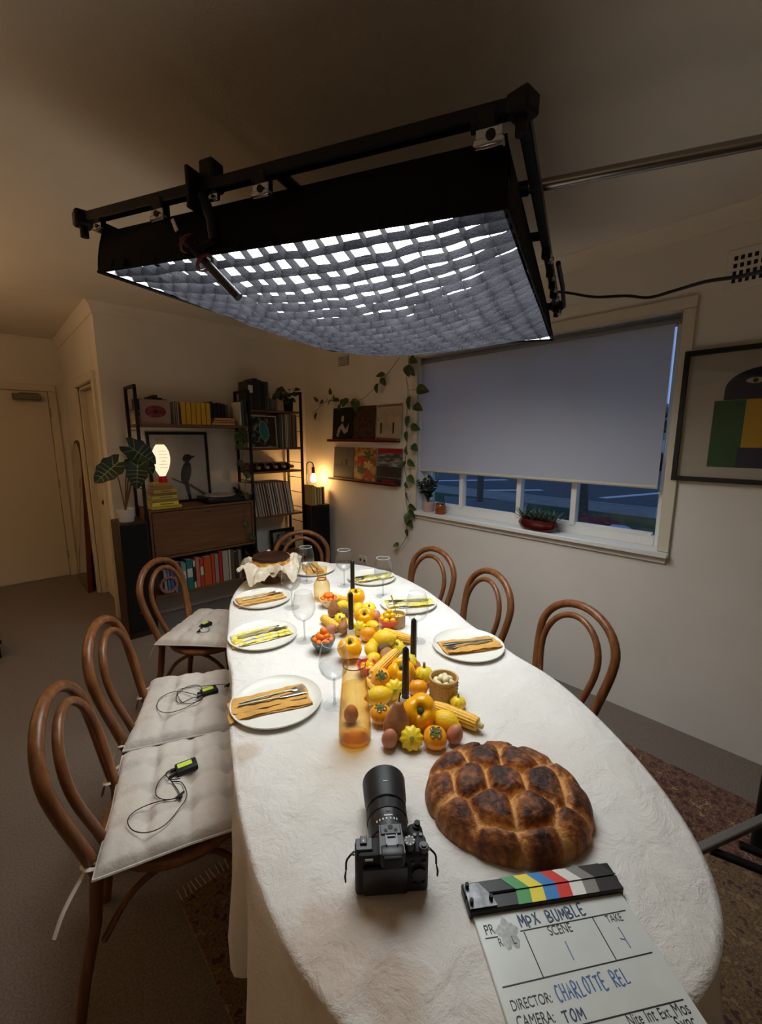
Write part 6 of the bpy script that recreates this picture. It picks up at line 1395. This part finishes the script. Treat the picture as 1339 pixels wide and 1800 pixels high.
# ------------------------------------------------------------------ picture ledges and records on the window wall
led_m = M('red_ledge', (116, 26, 22), .45)
names = [('dark record cover with a pale figure', 'brown patterned record cover', 'cream record cover with two small black figures'), ('grey misty record cover', 'floral record cover with red flowers', 'black-and-grey record cover with red lettering')]
for r, (z, y1, y0) in enumerate(((1.505, 3.535, 2.572), (1.138, 3.53, 2.565))):
    t = thing('picture_ledge', ('upper', 'lower')[r] + ' narrow red picture ledge holding three record covers', 'shelf', (XW, (y0 + y1) / 2, z))
    bm = NB(); box(bm, (-.028, 0, .006), (.056, y1 - y0, .012), .001); obj('ledge_board', bm, led_m, t); bm = NB(); box(bm, (-.054, 0, .013), (.004, y1 - y0, .022), .001); obj('front_lip', bm, led_m, t)
    for k in range(3):
        yc = y1 - .055 - .145 - k * .322 + (.0 if k else -.01)
        s = thing('record_cover', names[r][k] + ' on the ' + ('upper', 'lower')[r] + ' red ledge', 'record', (XW - .03, yc, z + .0125)); s.rotation_euler = (0, .07, 0)
        bm = NB(); box(bm, (0, 0, .152), (.004, .304, .304)); cols = [[(26, 26, 24), (86, 56, 44), (176, 160, 136)], [(104, 100, 98), (150, 70, 48), (60, 60, 60)]]
        kw = [dict(var=.35, vs=20), dict(col2=(46, 32, 30), vs=26, lo=.4, hi=.62), dict(var=.12, vs=12)] if r == 0 else [dict(var=.15, vs=4), dict(col2=(190, 160, 84), vs=14, lo=.45, hi=.6), dict(col2=(170, 168, 164), vs=8, stretch=(1, 1, 4), lo=.45, hi=.7)]
        cover = obj('sleeve', bm, M('cover_art_%d_%d' % (r, k), cols[r][k], .5, **kw[k]), s)
        MY = Matrix(((0, 0, -1, 0), (-1, 0, 0, 0), (0, 1, 0, 0), (0, 0, 0, 1)))   # outline (x to the viewer's right = -y, z) facing -x
        def stamp(poly, nm, mat, off=.0022): bm = NB(); prism(bm, poly, off, off + .0006, MY); return obj(nm, bm, mat, cover)
        if r == 0 and k == 0: stamp(blob(.0, .20, .03, .022, 1.4), 'figure_print', M('pale_print', (180, 172, 158), .6)); stamp([(-.09, .04), (-.06, .12), (.0, .16), (.05, .10), (.10, .16), (.08, .08), (.03, .06), (-.02, .11), (-.06, .03)], 'figure_print', M('pale_print', (180, 172, 158)))
        if r == 0 and k == 2:
            for a in (-.09, .06): stamp([(a - .008, .06), (a + .008, .06), (a + .01, .15), (a - .012, .15)], 'figure_print', M('dark_pupil', (40, 20, 22)))
            stamp([(-.148, .0), (.148, 0), (.148, .02), (-.148, .03)], 'ground_print', M('brown_print', (110, 92, 76), .6)); stamp([(-.148, .285), (.148, .285), (.148, .30), (-.148, .30)], 'border_print', M('brown_print', (110, 92, 76)))
        if r == 1 and k == 0: stamp([(-.152, .0), (.152, .0), (.152, .13), (-.152, .14)], 'sea_print', M('slate_print', (70, 74, 80), .6, var=.1)); stamp([(-.03, .13), (-.01, .13), (-.01, .17), (-.03, .17)], 'building_print', M('slate_dark', (58, 58, 62), .6)); stamp([(.03, .13), (.06, .13), (.06, .19), (.03, .19)], 'building_print', M('slate_dark', (58, 58, 62)))
        if r == 1 and k == 1:
            for q in range(5): stamp([(.05 + (.02 + .05 * abs(math.cos(2.5 * a))) * math.cos(a) - .09 * (q % 2), .06 + q * .045 + (.02 + .05 * abs(math.cos(2.5 * a))) * math.sin(a) * .6) for a in [i * PI / 20 for i in range(40)]], 'flower_print', M(('red_flower', 'green_leafprint', 'cream_flower')[q % 3], ((176, 52, 40), (70, 92, 44), (206, 176, 116))[q % 3], .6), .0022 + q * .0003)
        if r == 1 and k == 2:
            stamp([(-.152, .26), (.152, .26), (.152, .304), (-.152, .304)], 'red_band', M('red_print', (160, 26, 24), .6)); stamp([(-.152, 0), (.152, 0), (.152, .05), (-.152, .05)], 'black_band', M('black_print2', (16, 14, 14), .6)); stamp([(-.152, .06), (.152, .06), (.152, .15), (-.152, .15)], 'dark_field', M('charcoal_print', (34, 34, 36), .6, var=.4, vs=12))
            for txt, zz, wd, mat in (('BRUCE SPRINGSTEEN', .270, .285, M('dark_red_print', (70, 12, 12), .6)), ('NEBRASKA', .010, .15, M('red_print', (160, 26, 24)))):
                cu = bpy.data.curves.new('lettering', 'FONT'); cu.body = txt; cu.align_x = 'CENTER'; oo = bpy.data.objects.new('lettering', cu); COL.objects.link(oo); bpy.context.view_layer.update()
                wd0 = oo.bound_box[4][0] - oo.bound_box[0][0]; me = oo.to_mesh().copy(); bpy.data.objects.remove(oo); me.materials.clear(); me.materials.append(mat)
                for v in me.vertices: v.co = MY @ V((v.co.x * wd / wd0, zz + v.co.y * .036, .0034))
                link('lettering', me, cover)
# ------------------------------------------------------------------ vines on the window wall
c5 = lambda x, y: (560 + x * .2, 620 + y * .2)
def WW(q, dx=.05): return at_x(*c5(*q), XW - dx)
vine('hanging_vine', 'long leafy vine hanging down the wall beside the window', [WW(q) for q in ((790, 20), (790, 100), (770, 210), (785, 320), (780, 440), (772, 600), (775, 760), (765, 900), (755, 1010), (772, 1110), (760, 1190), (768, 1300), (785, 1400), (775, 1520), (765, 1630), (710, 1710))], [(WW(q, .066), s) for q, s in (((795, 145), 1.3), ((840, 160), 1.1), ((905, 318), 1.35), ((752, 415), 1.35), ((872, 472), 1.2), ((752, 590), 1.2), ((842, 652), 1.1), ((780, 725), 1.1), ((848, 825), 1.05), ((770, 858), 1.2), ((808, 968), 1.05), ((738, 980), .8), ((812, 1098), 1.1), ((752, 1165), .7), ((752, 1268), 1.1), ((812, 1350), .95), ((815, 1400), 1.0), ((755, 1440), 1.15), ((765, 1505), 1.0), ((755, 1575), .8), ((672, 1680), .9), ((825, 60), 1.1))], .0024, 3)
vine('climbing_vine', 'leafy vine stretched along the wall above the upper record ledge', [WW(q) for q in ((710, 40), (640, 140), (560, 240), (480, 322), (400, 395), (340, 420), (250, 440), (150, 425), (60, 435), (-20, 505), (-60, 530))], [(WW(q, .066), s) for q, s in (((545, 178), 1.0), ((535, 252), .9), ((508, 312), 1.05), ((300, 402), .9), ((340, 465), 1.1), ((240, 440), 1.2), ((165, 390), .9), ((105, 338), .8), ((60, 402), .8), ((98, 440), .9), ((292, 450), 1.0), ((185, 482), .8), ((20, 412), .9), ((-20, 405), .8), ((-20, 560), .9), ((130, 370), .8), ((200, 420), .9), ((320, 500), .8))], .0022, 8)
# ------------------------------------------------------------------ window sill things
SZ = WZ0 + .0015
def sill(px, py): p = at_z(px, py, SZ); return V((min(p.x, XW + .05), p.y, SZ))
p = at_x(745, 897, XW + .03); pt = pot('pink_pot', 'pale pink plant pot on the window sill beside the candle jar', (XW + .03, p.y - .045, SZ), .052, .085, (186, 160, 150))
sc = thing('bushy_plant', 'dark bushy succulent in the pale pink pot on the sill', 'plant', (XW + .03, p.y - .045, SZ + .075)); rn = random.Random(6)
smm = leaf_mesh(.044, .022, M('dark_succulent', (44, 54, 44), .5, var=.3, vs=60), .3, .1)
for i in range(16):
    a = rn.uniform(0, 2 * PI); d = V((math.cos(a) * .5, math.sin(a) * .6, rn.uniform(.4, 1.6))).normalized() * rn.uniform(.10, .25); d.x = min(d.x, .03)
    bm = NB(); tube(bm, smooth_pts([(0, 0, 0), d * .6 + V((0, 0, .02)), d], 4), .003, 5); st_ = obj('stem', bm, M('succulent_stem', (52, 60, 44), .6), sc)
    for k in range(9):
        f = .25 + k * .085; put_leaf(sc, d * f + V((0, 0, .02 * math.sin(PI * f))), V((rn.uniform(-1, 1), rn.uniform(-1, 1), rn.uniform(-.2, .8))), V((-1, 0, 1)), rn.uniform(.7, 1.1), smm)
cj = thing('amber_candle_jar', 'small amber glass candle jar on the window sill', 'candle jar', (XW + .02, at_x(774, 897, XW + .02).y, SZ))
cj.scale = (1.25, 1.25, 1.15)
bm = NB(); lathe(bm, [(.0005, 0), (.030, 0), (.033, .004), (.033, .056), (.028, .064), (.027, .068), (.024, .066), (.0005, .06)], 28); obj('jar', bm, M('amber_jar', (140, 66, 20), .15, spec=.6), cj)
bm = NB(); lathe(bm, [(.0005, .0745), (.0285, .0745), (.029, .072), (.029, .067), (.0005, .067)], 24); obj('lid', bm, M('jar_lid', (70, 40, 22), .4), cj)
yb = at_x(945, 922, XW + .0).y
tr_ = thing('red_planter', 'glossy dark red oval planter on the window sill', 'planter', (XW + .0, yb, SZ))
bm = NB(); lathe(bm, [(.0005, 0), (.034, 0), (.046, .014), (.052, .04), (.048, .068), (.043, .072), (.04, .062), (.0005, .06)], 40, Matrix.Scale(2.55, 4, (0, 1, 0)), fn=lambda a, r, z: 1 + .02 * math.sin(30 * a)); obj('dish', bm, M('oxblood_glaze', (78, 14, 16), .18, spec=.6), tr_)
sg = thing('succulent_row', 'spiky green succulents growing in the red planter', 'plant', (XW, yb, SZ + .058)); spm = leaf_mesh(.115, .018, M('grey_succulent', (84, 102, 84), .5, var=.3, vs=40), .5, .15)
for i in range(7):
    yy_ = -.10 + i * .033; hb = rn.uniform(.6, 1.1)
    for k in range(11):
        a = k * 2.4; el_ = .5 + .1 * k; put_leaf(sg, (rn.uniform(-.008, .008), yy_, .0), V((math.cos(a) * .8, math.sin(a) * .8, el_)), V((-math.cos(a), -math.sin(a), 1)), hb, spm)
# ------------------------------------------------------------------ framed abstract figure on the window wall
PY1, PZ0, PZ1 = .615, 1.336, 1.953; PWd = .74; 
pf = thing('abstract_picture', 'black-framed picture of a blocky green and navy figure with one eye', 'framed print', (XW, PY1 - PWd / 2, PZ0))
bm = NB(); H_ = PZ1 - PZ0
for s in (-1, 1): box(bm, (-.016, s * (PWd / 2 - .011), H_ / 2), (.03, .022, H_), .001)
for z in (.011, H_ - .011): box(bm, (-.016, 0, z), (.03, PWd - .044, .022), .001)
obj('frame', bm, M('frame_black', (24, 20, 18), .45), pf)
bm = NB(); box(bm, (-.008, 0, H_ / 2), (.006, PWd - .04, H_ - .04)); pap = obj('paper', bm, M('cream_paper', (196, 188, 172), .7), pf)
MY = Matrix(((0, 0, -1, 0), (-1, 0, 0, 0), (0, 1, 0, 0), (0, 0, 0, 1)))
def stamp2(poly, nm, col, k=0): bm = NB(); prism(bm, poly, .0112 + k * .0005, .0116 + k * .0005, MY); o = obj(nm, bm, M(nm + '_ink_%d' % col[0], col, .6), pap); return o
def LP(x, y):   # zoom-crop point on the picture -> local (right, up)
    q = at_x(1100 + x * .2556, 420 + y * .2556, XW - .012); return (-(q.y - (PY1 - PWd / 2)), q.z - PZ0)
gl_, gb_, gr_ = LP(610, 1115), LP(555, 1565), LP(830, 1105)
cxm = LP(935, 1000)[0] + .0     # near the figure's axis
ax_ = cxm + .02; hr = ax_ - LP(685, 1000)[0]
stamp2([(gl_[0], gl_[1]), (2 * ax_ - gl_[0], gl_[1]), (2 * ax_ - gl_[0], gb_[1]), (gl_[0], gb_[1])], 'green_block', (44, 92, 54))
ht_ = LP(850, 880)[1]; sh_ = LP(670, 1110)[1]
stamp2([(ax_ - hr, sh_), (ax_ + hr, sh_)] + [(ax_ + hr * math.cos(a), ht_ - hr * .62 + hr * .62 * math.sin(a)) for a in [PI * k / 16 for k in range(17)]], 'navy_head', (36, 36, 62), 1)
yl = LP(832, 1100); yb_ = LP(790, 1435)
stamp2([(yl[0], yl[1]), (ax_ + .01, yl[1]), (ax_ + .01, yb_[1]), (yl[0], yb_[1])], 'yellow_block', (206, 160, 40), 1); stamp2([(ax_ + .01, yl[1]), (2 * ax_ - yl[0], yl[1]), (2 * ax_ - yl[0], yb_[1]), (ax_ + .01, yb_[1])], 'orange_block', (170, 92, 30), 1)
stamp2([(yl[0] - .01, yb_[1]), (2 * ax_ - yl[0], yb_[1]), (2 * ax_ - yl[0], gb_[1]), (yl[0] - .01, gb_[1])], 'navy_block', (40, 40, 70), 1)
ec = LP(893, 970); stamp2([(ec[0] + .034 * math.cos(a), ec[1] + .013 * math.sin(a) * abs(math.sin(a)) ** .3) for a in [k * PI / 12 for k in range(24)]], 'eye_white', (200, 196, 184), 2); stamp2(blob(ec[0], ec[1], .010, .010, 0), 'eye_pupil', (22, 22, 30), 3)
bm = NB(); box(bm, (-.019, 0, H_ / 2), (.002, PWd - .046, H_ - .046)); obj('glazing', bm, glass('picture_glass', (248, 248, 248)), pf)

# ------------------------------------------------------------------ lamp at the hall end, beyond the left of the picture; dark bag edge
gl = thing('uplighter_lamp', 'tall uplighter floor lamp at the hall side of the room, outside the picture', 'floor lamp', (-1.35, 3.45, 0))
bm = NB(); lathe(bm, [(.0005, 0), (.14, 0), (.14, .015), (.02, .025), (.0005, .025)], 32); obj('base', bm, dark_m, gl)
bm = NB(); cyl(bm, (0, 0, .02), (0, 0, 1.66), .012); obj('pole', bm, dark_m, gl)
bm = NB(); lathe(bm, [(.0005, 1.655), (.03, 1.66), (.11, 1.70), (.165, 1.765), (.172, 1.78), (.166, 1.778), (.105, 1.712), (.0005, 1.685)], 40); obj('bowl_shade', bm, M('bowl_metal', (190, 180, 160), .5), gl)
bm = NB(); lathe(bm, [(.0005, 1.752), (.15, 1.752)], 32); obj('glow_disc', bm, emitter('uplighter_glow', (255, 206, 148), GLOBE_L), gl)
gl2 = dup(gl, (-1.5, -1.1, 0), 0, 'added fill light shaped as an uplighter floor lamp, behind the camera position, outside the picture')  # copy added out of view to lift the room's ambient light
for o in gl2.children:
    if o.name.startswith('glow'): o.data = o.data.copy(); o.data.materials[0] = emitter('added_fill_glow', (255, 226, 190), FILL_L)
p = at_z(-25, 1158, .0); t = thing('dark_side_table', 'edge of a low black table at the picture border by the hall', 'table', (p.x - .2, p.y + .05, 0), .3)
bm = NB(); box(bm, (0, 0, .12), (.5, .4, .03), .004); obj('top', bm, M('gloss_black', (16, 16, 17)), t)
for sx_ in (-1, 1):
    for sy_ in (-1, 1): bm = NB(); box(bm, (sx_ * .22, sy_ * .17, .055), (.04, .04, .11), .003); obj('leg', bm, M('gloss_black', (16, 16, 17)), t)
p = at_z(335, 1060, 0); t = thing('floor_gadget', 'dark gadget with a pale plate lying on the carpet under the bookcase', 'gadget', p, .4)
bm = NB(); box(bm, (0, 0, .008), (.16, .11, .016), .004); obj('pale_plate', bm, M('slate_white', (206, 210, 206)), t); bm = NB(); ball(bm, (.06, .05, .045), (.08, .045, .045), 18, 12); obj('dark_cover', bm, rubber_m, t)
